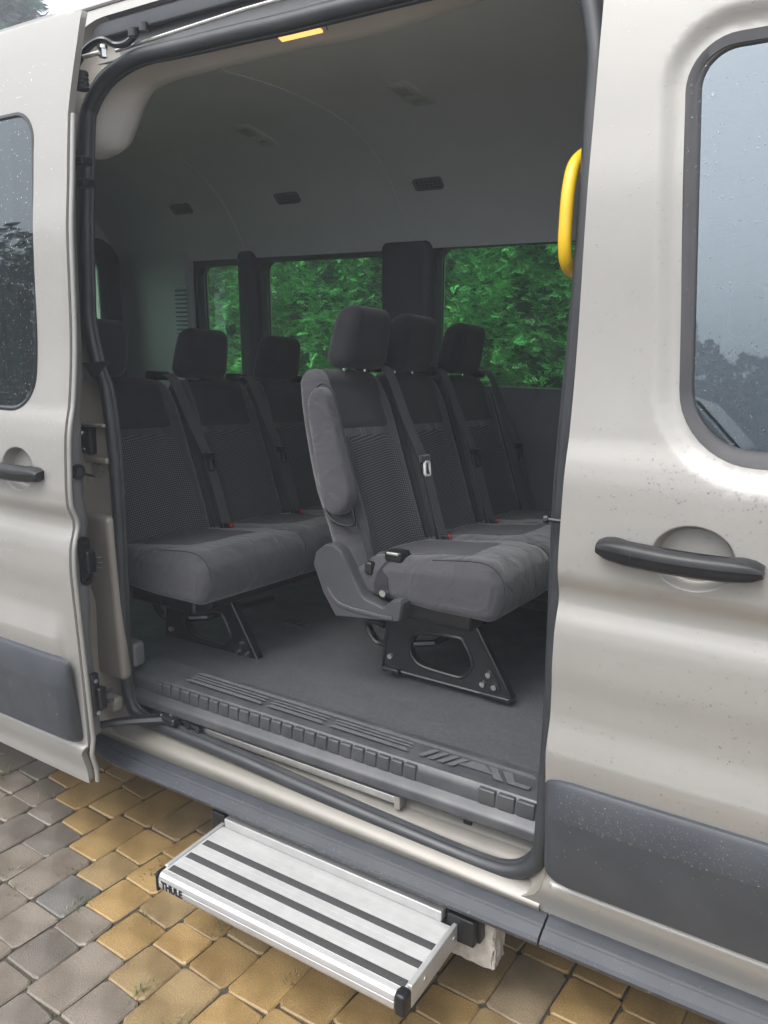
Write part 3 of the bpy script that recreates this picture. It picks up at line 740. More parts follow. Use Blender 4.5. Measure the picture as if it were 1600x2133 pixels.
f0 = lambda v: np.stack([v[:, 0], .131 + v[:, 1] + 0 * v[:, 0], 2.3075 - v[:, 1] * .30 + v[:, 2]], 1)
cl = obj('courtesy_lamp', deform(rbox(-1.325, -1.185, -.022, .022, -.006, .004, .003, 2), f0), M['trim_light'], bus)
obj('lens', deform(rbox(-1.315, -1.195, -.016, .016, -.010, -.004, .002, 2), f0), M['amber'], cl)
# upper door track, trim strips in the shade above the seal
obj('upper_channel', loft([[(x, PROF(2.43) + .004, 2.430), (x, .13, 2.43), (x, .155, 2.41), (x, .155, 2.36), (x, .13, 2.345), (x, .115, 2.33)] for x in (-2.02, -1.2, -.52)], closed_sec=False), M['grey_shade'], bus, angle=40)  # body-coloured channel, its shade put into the grey
obj('upper_track', tube([(-1.83, .095, 2.343), (-1.736, .095, 2.347), (-1.39, .095, 2.360), (-1.2, .095, 2.362), (-.6, .095, 2.362)], .0045, 8), M['zinc'], bus)
obj('track_cover', rbox(-1.93, -.55, .104, .120, 2.385, 2.425, .006), M['plastic'], bus)

# yellow grab handle, front pin
hp = smooth_path([(-.545, .18, 1.985), (-.552, .12, 1.968), (-.555, .066, 1.940), (-.556, .043, 1.895), (-.556, .036, 1.84), (-.556, .037, 1.79), (-.556, .056, 1.757), (-.553, .105, 1.742), (-.545, .17, 1.738)], 6)
obj('grab_handle', tube(hp, .0128, 12), M['yellow'], bus)
obj('pillar_lining', rbox(-.52, -.40, .10, .20, .6, 2.28, .03, 3), M['trim_grey'], bus)
pin = obj('door_pin', cyl((-.548, -.002, 1.263), (1, 0, 0), .005, .05, 8), M['plastic_dk'], bus)
obj('pin_head', cyl((-.556, -.002, 1.263), (1, 0, 0), .0085, .008, 10), M['metal_blk'], pin)

# striker, latch and hinges between door and pillar
st = obj('striker_plate', join(plate([(-2.05, 1.185), (-1.99, 1.18), (-1.975, 1.20), (-1.945, 1.205), (-1.935, 1.225), (-1.945, 1.238), (-1.975, 1.243), (-1.99, 1.262), (-2.05, 1.262)], [], .022, .030)), M['zinc'], bus, smooth=False)
obj('striker_bar', tube([(-2.03, .02, 1.222), (-2.02, -.005, 1.222), (-1.965, -.012, 1.215), (-1.925, -.012, 1.213)], .005, 8), M['steel'], st)
for x, z in ((-1.995, 1.248), (-1.995, 1.194)): obj('screw', cyl((x, .014, z), (0, 1, 0), .008, .012, 10), M['steel'], st)
lt = obj('latch_pocket', rbox(-2.06, -1.962, .012, .05, 1.268, 1.35, .008), M['plastic_dk'], bus)
obj('latch_tooth', rbox(-2.05, -1.985, .002, .02, 1.326, 1.340, .004, 2), M['steel'], lt); obj('latch_tooth', rbox(-2.05, -1.98, .002, .02, 1.283, 1.290, .003, 2), M['steel'], lt)
obj('pillar_ledge', rbox(-2.10, -1.90, .010, .05, 1.352, 1.364, .005, 2), M['paint_in'], bus); obj('pillar_ledge', rbox(-2.10, -1.90, .012, .05, 1.246, 1.264, .006, 2), M['paint_in'], bus)
obj('pillar_ledge', deform(rbox(-2.12, -1.90, .0, .04, .56, 1.09, .018, 3), lambda v: v + np.stack([0 * v[:, 0], .012 * sstep((1.02 - v[:, 2]) / .3), 0 * v[:, 0]], 1)), M['paint_in'], bus)
obj('pillar_bump', rbox(-1.985, -1.925, -.012, .03, .455, .505, .015, 3), M['paint_in'], bus)

# ================================================================== SLIDING DOOR (open, pushed back)
XE = -1.842
def DOFF(z): return -.141 + .032 * (np.asarray(z, float) - 1.4)
CUPS = (-2.040, 1.250, .074, .060)
def cup(x, z, c):
    d = np.sqrt(((x - c[0]) / c[2]) ** 2 + ((z - c[1]) / c[3]) ** 2)
    return .032 * sstep((1.0 - d) / .17)
def PEDGE(x, z):
    x, z = np.asarray(x, float), np.asarray(z, float)
    k = sstep((x - (XE - .07)) / .05) * (z < .97) * (z > .45)
    return PROF(z) * (1 - k) + k * np.interp(z, [.45, .97], [float(PROF(.45)), float(PROF(.97))])
def ysl(x, z):
    f = np.clip((.455 - z) / .12, 0, 1)
    return PEDGE(x, z) + DOFF(z) + cup(x, z, CUPS) - .012 * f * f - .006 * sstep((x - XE + .018) / .02) * -1
DW = rrect(-3.05, -1.970, 1.408, 2.190, (.11, .11, .08, .08), 8)
DWin = rrect(-3.038, -1.982, 1.420, 2.178, (.10, .10, .07, .07), 8)
DO = [(-3.18, .345), (-3.18, 2.405), (XE + .026, 2.405), (XE + .022, 2.33), (XE + .006, 2.21), (XE, 2.16), (XE, .62), (XE - .004, .45), (XE - .018, .425), (XE - .012, .325)]
door = panel('sliding_door', DO, [DW], ysl, M['paint'], bus, dx=.03, dz=.010, hem=.018, fine=[(-2.14, -1.94, 1.17, 1.33, .008)], cups=[CUPS])
pane = obj('door_window', plate(DW, [], 0, .004), M['glass_door'], door, smooth=False)
def bend(o, yf, off):
    for v in o.data.vertices:
        v.co.y = float(yf(np.array([v.co.x + ORG[o.name].x]), np.array([v.co.z + ORG[o.name].z]))[0]) + off + (.004 if v.index * 0 else 0) - ORG[o.name].y
def bent_pane(name, poly, yf, off, m, parent):
    P = resample(poly, .03); lo, hi = P.min(0), P.max(0)
    gx, gz = np.meshgrid(np.arange(lo[0], hi[0], .08), np.arange(lo[1], hi[1], .03)); G = np.stack([gx.ravel(), gz.ravel()], 1)
    G = G[inside(G, P) & (dist(G, P) > .006)]
    Q, F, _ = cdt(P, [], G)
    y = yf(Q[:, 0], Q[:, 1]) + off
    return obj(name, (np.stack([Q[:, 0], y, Q[:, 1]], 1), F), m, parent, angle=80)
bpy.data.objects.remove(pane)
glass_y = lambda base: (lambda x, z: base(x, z))
flat = lambda off: (lambda x, z: .0 + (-.006 + (z - 1.44) * .0718) + off + 0 * x)     # side glass: nearly flat, leaning in
pane = bent_pane('door_window', DW, lambda x, z: PROF(z) + DOFF(z), .003, M['glass_door'], door)
a_, b_ = np.array(DW), np.array(DWin)
yA = lambda P, o: np.stack([P[:, 0], PROF(P[:, 1]) + DOFF(P[:, 1]) + o, P[:, 1]], 1)
obj('glass_edge', loft([yA(a_, -.001), yA(a_ * .4 + b_ * .6, -.002), yA(b_, .0015)], closed_path=False, cap=False), M['black_ceramic'], door)

def handle(x0, x1, zc, yf, parent):
    """grab bar: a bowed grip standing off the skin, with a foot at each end"""
    n = 22; secs = []
    for i in range(n):
        t = i / (n - 1); x = x0 + (x1 - x0) * t
        e = math.sqrt(max(0, 1 - (abs(2 * t - 1)) ** 12)); h = .0225 * max(e, .5) * (1 - .10 * t)
        bow = .013 * (1 - (2 * t - 1) ** 2); z = zc - .004 * (1 - (2 * t - 1) ** 2) + (t - .5) * -.004
        base = float(yf(np.array([x]), np.array([zc + .09]))[0]); base = float(PROF(z)) + parent_off[parent.name]
        secs.append([(x, base - .010 - bow * .6 + (.012 if abs(2 * t - 1) > .62 else .002), z + h), (x, base - .022 - bow, z + h * .75), (x, base - .028 - bow, z + h * .15), (x, base - .0275 - bow, z - h * .1), (x, base - .024 - bow, z - h * .8), (x, base - .010 - bow * .6 + (.012 if abs(2 * t - 1) > .62 else .002), z - h)])
    h_ = obj('door_handle', loft([smooth_path(q, 4, True) for q in secs]), M['plastic_dk'], parent, angle=50)
    for t in (.235,):
        x = x0 + (x1 - x0) * t; bow = .013 * (1 - (2 * t - 1) ** 2); b0 = float(PROF(zc)) + parent_off[parent.name]
        obj('lock_cover_seam', tube([(x, b0 - .0125 - bow * .7, zc + .016), (x, b0 - .0225 - bow, zc + .010), (x, b0 - .0285 - bow, zc), (x, b0 - .0245 - bow, zc - .014)], .0009, 5), M['rubber'], h_)
    return h_
parent_off = {'sliding_door': -.146, 'front_door': 0.0}
handle(-2.205, -1.920, 1.247, ysl, door)

def moulding(x0, x1, z0, z1, off, parent, roundl=True):
    """deep rubbing strip: chamfered top band, flat face"""
    pr = [(z0, .004), (z0 + .004, -.012), (z0 + .02, -.024), (z1 - .085, -.030), (z1 - .078, -.029), (z1 - .012, -.012), (z1 - .002, -.004), (z1, .006)]
    xs = [x0, x0 + .004, x0 + .012, x0 + .03, x0 + .06] + list(np.linspace(x0 + .12, x1 - .12, 5)) + [x1 - .06, x1 - .03, x1 - .012, x1 - .004, x1]
    secs = []
    for x in xs:
        d = min(x - x0, x1 - x) / .06; k = math.sqrt(max(0, 1 - (1 - min(1, d)) ** 2)) if d < 1 else 1
        zi = .018 * (1 - k)
        secs.append([(x, float(PROF(min(max(z, .46), .71))) * 0 + float(PROF(z)) + (off(z) if callable(off) else off) + .008 + (dy - .008) * (.15 + .85 * k) - .004, z + (zi if z < .6 else -zi)) for z, dy in pr])
    return obj('door_moulding', loft(secs), M['plastic'], parent, angle=30)
moulding(-3.16, -1.857, .452, .728, lambda z: float(DOFF(z)), door)

# inner edge of the door that faces the doorway: hem, grey inner panel
zz = np.r_[np.linspace(.33, 1.0, 30), np.linspace(1.02, 1.45, 40), np.linspace(1.5, 2.165, 18)]
def edge(off, xo): return np.array([(XE + xo, float(PEDGE(XE, z) + DOFF(z)) + off - (.012 * max(0, (.455 - z) / .12) ** 2 if z < .455 else 0), z) for z in zz])
obj('door_hem', loft([edge(.0125, .0015), edge(.014, .009), edge(.020, .011), edge(.026, .008), edge(.028, -.001)], closed_sec=False), M['paint'], door, angle=70)
def edge2(off, xo): return np.array([(XE + xo, float(PROF(z)) * .5 + float(DOFF(z)) + off - .006, z) for z in zz[6:]])
obj('inner_panel', loft([edge(.028, -.002)[6:], edge2(.044, -.005), edge2(.062, -.012), edge2(.070, -.022), edge2(.076, -.30)], closed_sec=False), M['grey_inner'], door, angle=50)
obj('inner_lining', loft([[(x, float(PROF(z) + DOFF(z)) + .05, z) for z in np.linspace(.45, 1.36, 12)] for x in (-3.1, XE - .30)], closed_sec=False), M['grey_inner'], door)
bf = obj('buffer', cyl((XE - .006, -.128, 1.253), (1, 0, 0), .021, .010, 16), M['plastic_dk'], door); obj('buffer_cup', cyl((XE + .003, -.128, 1.253), (1, 0, 0), .011, .004, 12), M['rubber'], bf)
cp = obj('contact_plate', plate(rrect(-.150, -.114, .93, 1.07, .017), [], XE - .01, XE + .005, 'yz'), M['plastic_dk'], door, smooth=False)
obj('contact_block', rbox(XE, XE + .02, -.138, -.108, .965, 1.03, .006), M['plastic_dk'], cp)
for k in range(3): obj('contact_pin', cyl((XE + .012, -.106, .975 + k * .015), (.7, .7, 0), .0022, .016, 8), M['metal_blk'], cp)
for z in (.945, 1.055): obj('screw', cyl((XE + .003, -.132, z), (1, 0, 0), .006, .004, 10), M['metal_blk'], cp)
bk = obj('lower_bracket', rbox(XE - .012, XE + .010, -.156, -.126, .535, .665, .006), M['metal_blk'], door)
obj('bracket_flange', rbox(XE - .004, XE + .022, -.140, -.114, .55, .62, .005), M['metal_blk'], bk)
for z in (.603, .568): obj('stud', cyl((XE + .012, -.118, z), (.35, 1, 0), .006, .028, 8), M['metal_blk'], bk)
for z in (.644, .544): obj('screw', cyl((XE + .009, -.142, z), (1, 0, 0), .007, .005, 10), M['steel'], bk)
arm = obj('lower_arm', tube(smooth_path([(-1.93, -.10, .452), (-1.88, -.05, .458), (-1.84, -.02, .462), (-1.79, .012, .466), (-1.74, .045, .470)], 4), [.014] * 4 + [.016] * 4 + [.017] * 4 + [.018] * 5, 8, up=(0, 0, 1), flat=.8), M['metal_blk'], door)
obj('arm_head', rbox(-1.80, -1.70, .02, .062, .458, .482, .008), M['metal_blk'], arm)
for x, y in ((-1.76, .03), (-1.735, .045), (-1.775, .05)): obj('arm_bolt', cyl((x, y, .480), (0, 0, 1), .006, .005, 8), M['steel'], arm)
for x in (-1.665, -1.625): obj('roller', cyl((x, .058, .462), (0, -1, .2), .010, .016, 12), M['metal_blk'], arm)
obj('roller_link', tube([(-1.72, .058, .468), (-1.665, .052, .466), (-1.625, .052, .464)], .007, 8), M['metal_blk'], arm)
ua = obj('upper_arm', tube(smooth_path([(-1.93, .035, 2.30), (-1.895, .038, 2.328), (-1.86, .04, 2.348), (-1.825, .05, 2.357), (-1.80, .066, 2.345), (-1.77, .075, 2.345), (-1.745, .085, 2.362)], 4), .011, 8, up=(0, 0, 1), flat=.7), M['metal_blk'], door)
obj('arm_bolt', cyl((-1.826, .048, 2.315), (0, 0, 1), .011, .022, 6), M['steel'], ua); obj('washer', cyl((-1.826, .048, 2.335), (0, 0, 1), .014, .008, 14), M['steel'], ua)
obj('arm_stop', tube([(-1.87, .02, 2.316), (-1.83, .04, 2.325)], .006, 8), M['zinc'], ua)
obj('roller', cyl((-1.745, .080, 2.358), (0, 0, 1), .013, .02, 12), M['metal_blk'], ua); obj('roller', cyl((-1.71, .085, 2.366), (0, 0, 1), .012, .02, 12), M['metal_blk'], ua)
bw = obj('cable_bellows', tube([(-1.885, .02, 2.24), (-1.885, .025, 2.285)], .016, 10), M['rubber'], door)
for k in range(4): obj('bellows_ring', cyl((-1.885, .021, 2.242 + k * .011), (0, .1, 1), .019, .005, 10), M['rubber'], bw)
for z in (2.05, 1.995):
    obj('door_wedge', rbox(-1.875, -1.845, -.03, .006, z, z + .02, .004), M['plastic_dk'], door)
obj('guide_wedge', (np.array([(-1.90, -.04, 1.54), (-1.90, .0, 1.54), (-1.83, -.0, 1.545), (-1.885, -.02, 1.49), (-1.90, -.04, 1.49)]), [(0, 1, 2), (0, 2, 3, 4), (1, 3, 2)]), M['plastic_dk'], door, smooth=False)

# ================================================================== FRONT DOOR
CUPF = (-.262, 1.233, .074, .060)
FW = rrect(-.362, .62, 1.402, 2.118, (.13, .13, .085, .085), 10, shear=.075, zref=2.09)
FWi = rrect(-.3365, .60, 1.430, 2.094, (.105, .105, .06, .06), 10, shear=.075, zref=2.09)
FWi2 = rrect(-.3445, .61, 1.430, 2.098, (.11, .11, .065, .065), 10, shear=.075, zref=2.09)
FWm = rrect(-.350, .61, 1.42, 2.100, (.115, .115, .07, .07), 10, shear=.075, zref=2.09)
_cache = {}
def yfd(x, z):
    x, z = np.asarray(x, float), np.asarray(z, float)
    P = np.stack([x.ravel(), z.ravel()], 1)
    y = PROF(z) + cup(x, z, CUPF)
    near = (z.ravel() > 1.32) & (z.ravel() < 2.22)
    d = np.full(len(P), 1.0)
    if near.any():
        d[near] = dist(P[near], FW); ins = inside(P[near], FW); dd = d[near]; dd[ins] = 0; d[near] = dd
    y = y + (.012 * sstep((.046 - d) / .040)).reshape(x.shape)
    return y
fd = panel('front_door', [(-.498, .345), (-.498, 2.44), (.85, 2.44), (.85, .345)], [FW], yfd, M['paint'], bus, dx=.03, dz=.010, hem=.018,
           fine=[(-.36, -.16, 1.16, 1.31, .008), (-.45, -.30, 1.38, 2.16, .010), (-.30, .1, 1.36, 1.45, .010), (-.30, .1, 2.08, 2.17, .010)], cups=[CUPF])
fo, fm, f2, fi = (np.array(q) for q in (FW, FWm, FWi2, FWi))
yB = lambda P, o: np.stack([P[:, 0], PROF(P[:, 1]) + .012 + o, P[:, 1]], 1)
wf = obj('window_frame', loft([yB(fo, .004), yB(fo * .97 + fm * .03, -.001), yB(fm, .001), yB(f2 * .6 + fm * .4, .003), yB(f2, .003), yB(fi * .7 + f2 * .3, .006), yB(fi, .009)], cap=False), M['frame_rubber'], fd, angle=40)
fglass = bent_pane('door_window', FWi, lambda x, z: .0255 + (z - 1.62) * .072 + 0 * x, .0, M['glass_cab'], fd)
handle(-.432, -.142, 1.232, yfd, fd)
moulding(-.512, .80, .452, .722, 0.0, fd)
obj('door_lining', rbox(-.45, .8, .06, .10, .40, 1.40, .02, 2), M['trim_dark'], fd)
obj('door_edge', loft([[(-.4985, float(PROF(z)) + .012, z), (-.503, float(PROF(z)) + .020, z), (-.503, float(PROF(z)) + .045, z)] for z in np.linspace(.36, 2.42, 60)], closed_sec=False), M['rubber'], fd)

# ------------------------------------------------------------------ rain drops (tiny domes of water)
def drops(yf, n, zones, rmin, rmax, parent, seed, hang=1.25, avoid=None, only=None, off=0.0):
    r = np.random.default_rng(seed); V, F = [], []; k = 0; cnt = 0
    tot = sum(w for *_, w in zones)
    for (a, b, c, d, w) in zones:
        m_ = int(n * w / tot); x = r.uniform(a, b, m_); z = r.uniform(c, d, m_)
        P = np.stack([x, z], 1); ok = np.ones(m_, bool)
        if avoid is not None: ok &= ~inside(P, avoid)
        if only is not None: ok &= inside(P, only)
        x, z = x[ok], z[ok]; y = yf(x, z) + off; e = .002
        nx = (yf(x + e, z) - yf(x - e, z)) / (2 * e); nz = (yf(x, z + e) - yf(x, z - e)) / (2 * e)
        for i in range(len(x)):
            R = rmin + (rmax - rmin) * r.random() ** 3.0; nr = np.array([nx[i], -1, nz[i]]); nr /= np.linalg.norm(nr)
            t1 = np.cross(nr, (0, 0, 1.)); t1 /= np.linalg.norm(t1); t2 = np.cross(t1, nr)
            st = 1 + (hang - 1) * r.random() * 1.6; p = np.array([x[i], y[i], z[i]])
            for rr_, hh in ((1.0, -.05), (.72, .34)):
                for j in range(7):
                    a2 = 2 * math.pi * j / 7; wob = 1 + .12 * r.standard_normal()
                    V.append(p + R * rr_ * wob * (math.cos(a2) * t1 + math.sin(a2) * st * t2) + nr * R * hh)
            V.append(p + nr * R * .48)
            for j in range(7):
                q = (j + 1) % 7; F.append((k + j, k + q, k + 7 + q, k + 7 + j)); F.append((k + 7 + j, k + 7 + q, k + 14))
            k += 15
    return obj('raindrops', (np.array(V), F), M['drop'], parent, kind='stuff', angle=180)
drops(yfd, 3200, [(-.49, .05, 1.25, 2.4, 1.0), (-.49, .05, .74, 1.25, .42), (-.36, .05, 1.33, 1.42, .22), (-.49, .05, .36, .45, .03)], .0006, .0023, fd, 1, avoid=FW)
mzy = lambda off: (lambda x, z: PROF(z) + off + np.interp(z, [.45, .47, .637, .645, .71, .722], [0, -.024, -.034, -.033, -.016, -.004]))
drops(mzy(.0), 1150, [(-.48, .05, .640, .712, 1.0), (-.48, .05, .47, .64, .28)], .0007, .0021, fd, 2)
drops(lambda x, z: .0250 + (z - 1.62) * .072 + 0 * x, 2200, [(-.33, .05, 1.44, 2.06, 1.0), (-.33, .05, 1.44, 1.62, .6)], .0006, .0018, fd, 3, only=FWi)
drops(lambda x, z: PROF(z) + .0125, 160, [(-.36, -.31, 1.42, 2.1, 1.0)], .0007, .002, fd, 4)
drops(ysl, 1500, [(-2.3, -1.86, .74, 2.3, 1.0), (-2.3, -1.86, 1.2, 1.9, .5)], .0006, .0019, door, 5, avoid=DW)
drops(lambda x, z: mzy(0)(x, z) + DOFF(z), 500, [(-2.35, -1.9, .64, .715, 1.0), (-2.35, -1.9, .47, .64, .3)], .0007, .0023, door, 6)
drops(lambda x, z: PROF(z) + DOFF(z), 1500, [(-2.3, -1.96, 1.41, 2.18, 1.0), (-2.3, -1.96, 1.41, 1.9, .8)], .0005, .0016, door, 7, only=DWin, off=.002)
drops(lambda x, z: np.interp(z, [.313, .322, .330, .341, .344, .350], [-.059, -.061, -.056, -.034, -.026, -.010]), 800, [(-2.0, .05, .314, .349, 1.0)], .0008, .0024, rb, 8)

# wheels (under the bus, out of the frame)
for x, y in ((-3.95, .03), (-3.95, 1.78), (1.2, .03), (1.2, 1.78)):
    t_ = obj('wheel', tube([(x, y + .02, .345), (x, y + .0, .345), (x, y + .22, .345), (x, y + .2, .345)], [.27, .345, .345, .27], 28, up=(0, .02, 1)), M['tyre'], bus)
    obj('rim', tube([(x, y + .03, .345), (x, y + .18, .345)], .21, 20, up=(0, .02, 1)), M['zinc'], t_)

# ================================================================== SEATS
FR = pchip([(.90, -1.250), (.927, -1.258), (1.10, -1.312), (1.325, -1.384), (1.44, -1.421), (1.53, -1.447)])
BK = pchip([(.88, -1.385), (.989, -1.405), (1.178, -1.472), (1.469, -1.518), (1.53, -1.522)])
def bolster(v): return .020 * np.exp(-((np.abs(v) - .84) / .16) ** 2)
def bench(name, label, dX, seats, leg_y, arm, tilt, dz):
    """seats: (y0, y1, headrest middle); everything laid out for the middle row and shifted by dX"""
    yc = seats[0][0]
    B = thing(name, label, 'bench seat', (-1.1 + dX, yc, FLOOR))
    sh = lambda v: v + np.array([dX, 0, 0])
    for i, (ya, yb, hc) in enumerate(seats):
        ym, hw = (ya + yb) / 2, (yb - ya) / 2 - .003
        def bf(v):
            z = v[:, 2]; vy = (v[:, 1] - ym) / hw
            s = v[:, 0] / .065                                      # -1 back .. 1 front
            topn = 1 - .09 * np.clip((z - 1.36) / .155, 0, 1) ** 2.2
            fx = FR(z) + bolster(vy) * np.clip((z - .90) / .1, 0, 1) * np.clip((1.53 - z) / .12, 0, 1) ; bx = BK(z)
            x = (fx + bx) / 2 + s * (fx - bx) / 2
            return sh(np.stack([x, ym + vy * hw * topn, z], 1))
        b = obj('backrest', deform(rbox(-.065, .065, ya + .003, yb - .003, .885, 1.515, .05, 5, (1, 12, 10)), bf), M['fabric'], B, angle=180)
        def fx(y, z, o):
            vy = (y - ym) / hw; return FR(z) + bolster(vy) + o + dX
        def patch(nm, w0, w1, z0, z1, m_, o):
            ny, nz = 15, 14; V = []
            for zi in np.linspace(z0, z1, nz):
                hwz = hw * (w0 + (w1 - w0) * (zi - z0) / (z1 - z0))
                for t in np.linspace(-1, 1, ny):
                    yv = ym + t * hwz; rim = 0 if (abs(t) < .999 and zi not in (z0, z1)) else -.006
                    V.append((float(fx(yv, zi, o + rim)), yv, zi))
            F = [(p * ny + q, p * ny + q + 1, (p + 1) * ny + q + 1, (p + 1) * ny + q) for p in range(nz - 1) for q in range(ny - 1)]
            return obj(nm, (np.array(V), F), m_, b, angle=60)
        for sy in (-1, 1):
            sp_ = [(float(fx(ym + sy * hw * .93 * (1 - .09 * max(0, (z_ - 1.36) / .155) ** 2.2), z_, 0)) - .004, ym + sy * hw * .965 * (1 - .09 * max(0, (z_ - 1.36) / .155) ** 2.2), z_) for z_ in np.linspace(.93, 1.45, 14)]
            obj('seam', tube(sp_, .0022, 5), M['fabric_dk'], b)
        patch('woven_panel', .84, .74, .925, 1.330, M['weave'], .0035)
        V = []; ny = 13; prof_ = [(0, z) for z in np.linspace(1.331, 1.47, 8)] + [(a, None) for a in np.linspace(8, 88, 8)]
        for i_, (a, zi) in enumerate(prof_):
            zz_ = zi if zi is not None else 1.470 + .0485 * math.sin(math.radians(a)); wq = .74 - .10 * i_ / len(prof_)
            for t in np.linspace(-1, 1, ny):
                yv = ym + t * hw * wq; xv = float(fx(yv, min(zz_, 1.47), .003)) - (.040 * (1 - math.cos(math.radians(a))) if zi is None else 0)
                rim = .006 if (abs(t) > .999 or i_ == 0) else 0
                V.append((xv - rim, yv, zz_ - (.006 if (abs(t) > .999 and zi is None) else 0)))
        F = [(p * ny + q, p * ny + q + 1, (p + 1) * ny + q + 1, (p + 1) * ny + q) for p in range(len(prof_) - 1) for q in range(ny - 1)]
        obj('upper_panel', (np.array(V), F), M['fabric_dk'], b, angle=70)
        # headrest
        def hf(v):
            t = (v[:, 2] - 1.522) / .19; x = v[:, 0] * (1.0 - .12 * t) - 1.452 + .040 * t
            y = hc + (v[:, 1]) * (1 - .16 * np.clip(t, 0, 1) ** 2.2)
            return sh(np.stack([x + .010 * (1 - ((y - hc) / .13) ** 2), y, v[:, 2]], 1))
        h = obj('headrest', deform(rbox(-.050, .050, -.124, .124, 1.522, 1.712, .042, 5, (1, 6, 4)), hf), M['fabric_dk'] if i else M['fabric_dk'], B, angle=180)
        for s in (-1, 1):
            obj('headrest_post', cyl((-1.455 + dX, hc + s * .06, 1.49), (0, 0, 1), .006, .06, 8), M['steel'], h)
        zs = np.array([(-.012, 1.548), (.004, 1.60), (.010, 1.65), (.004, 1.69)])
        # belt
        yb_ = yb + (.004 if i < len(seats) - 1 else -.012)
        path = smooth_path([(-1.47, yb_ - .055, 1.525), (-1.43, yb_ - .050, 1.532), (-1.402, yb_ - .042, 1.50), (-1.352, yb_ - .02, 1.36), (-1.303, yb_ - .004, 1.243), (-1.262, yb_ + .002, 1.11), (-1.222, yb_ + .006, .965)], 5) + np.array([dX + .012, 0, 0])
        bl = obj('seat_belt', ribbon(path, np.array([.10, .97, .2]) / .995, .042, .003), M['webbing'], B, angle=60)
        obj('belt_guide', rbox(-1.50 + dX, -1.43 + dX, yb_ - .095, yb_ - .025, 1.512, 1.545, .010), M['plastic_dk'], bl)
        bx, by, bz = -1.283 + dX, yb_ - .004, 1.235
        tg = obj('belt_tongue', rbox(bx - .006, bx + .012, by - .028, by + .030, bz - .012, bz + .014, .006), M['fabric'] if i == 0 and arm else M['plastic_dk'], bl)
        lo = [(bx + .010, by - .014, bz - .008), (bx + .013, by - .014, bz - .052), (bx + .013, by + .018, bz - .056), (bx + .010, by + .018, bz - .010)]
        lo_ = np.array(lo); lo_ = np.vstack([lo_[k] + (lo_[(k + 1) % 4] - lo_[k]) * t_ for k in range(4) for t_ in (.08, .5, .92)])
        obj('tongue_loop', tube(lo_, .0052, 8, True, up=(1, 0, 0.2)), M['white_metal'] if arm and i == 0 else M['plastic_dk'], bl)
        if i:
            bc = obj('buckle', rbox(-1.235 + dX, -1.185 + dX, ya - .012, ya + .016, .955, .985, .006), M['plastic_dk'], B)
            obj('button', rbox(-1.189 + dX, -1.183 + dX, ya - .005, ya + .009, .971, .986, .002, 2), M['red'], bc)
    y0, y1 = seats[0][0], seats[-1][1]
    # one cushion from end to end, with a shallow valley between the places
    mids = np.array([(a + b_) / 2 for a, b_, _ in seats]); cuts = np.array([(seats[q][1] + seats[q + 1][0]) / 2 for q in range(len(seats) - 1)])
    def zt(x, y):
        x, y = np.asarray(x, float), np.asarray(y, float)
        s_ = (x + 1.32) / .492; d = np.min(np.abs(y[..., None] - cuts), axis=-1); e = np.minimum(y - y0, y1 - y); m_ = np.min(np.abs(y[..., None] - mids), axis=-1)
        return .957 + .060 * s_ - .034 * np.clip((s_ - .80) / .2, 0, 1) ** 2 - .006 * np.exp(-(d / .018) ** 2) + .005 * np.clip(1 - (m_ / .2) ** 2, 0, 1) - .020 * np.exp(-(np.clip(e, 0, 1) / .03) ** 2) + .0025 * np.sin(x * 31 + y * 17) * np.sin(y * 23 - x * 9)
    def cf(v):
        x, y, z = v[:, 0], v[:, 1], v[:, 2]; t = (z - .84) / .16; top = zt(x, y); bot = .834 + .02 * np.clip((-1.05 - x) / .27, 0, 1)
        d = np.min(np.abs(y[:, None] - cuts), axis=1)
        return sh(np.stack([x + (.016 * np.sin(np.pi * np.clip(t, 0, 1)) - .005 * np.exp(-(d / .012) ** 2)) * np.clip((x + 1.0) / .17, 0, 1), y, bot + t * (top - bot)], 1))
    c = obj('cushion', deform(rbox(-1.32, -.838, y0 + .002, y1 - .002, .84, 1.0, .036, 5, (10, 90, 3)), cf), M['fabric'], B, angle=180)
    for ya, yb, _ in seats:
        ym, hw = (ya + yb) / 2, (yb - ya) / 2; ny, nx = 13, 13; V = []
        for p, xv in enumerate(np.linspace(-1.27, -.945, nx)):
            for q, t in enumerate(np.linspace(-1, 1, ny)):
                yv = ym + t * hw * (.74 - .14 * p / nx); rim = -.006 if (abs(t) > .999 or p in (0, nx - 1)) else 0
                V.append((xv + dX, yv, float(zt(xv, np.array(yv))) + .0035 + rim))
        F = [(p * ny + q, (p + 1) * ny + q, (p + 1) * ny + q + 1, p * ny + q + 1) for p in range(nx - 1) for q in range(ny - 1)]
        obj('woven_panel', (np.array(V), F), M['weave'], c, angle=60)
    for ys in [y0 + .032] + list(cuts):
        st_ = .0 if ys > y0 + .1 else .0
        obj('seam', tube(smooth_path([(-.838 + dX - .003, ys, .848), (-.838 + dX + .0135 - (.005 if ys > y0 + .1 else 0), ys, .92), (-.838 + dX - .001, ys, .975), (-.90 + dX, ys, float(zt(-.90, np.array(ys)))), (-1.05 + dX, ys, float(zt(-1.05, np.array(ys))))], 4), .0017, 5), M['fabric_dk'], c)
    obj('seat_frame', rbox(-1.24 + dX, -.94 + dX, y0 + .07, y1 - .05, .775, .845, .012), M['metal_blk'], B)
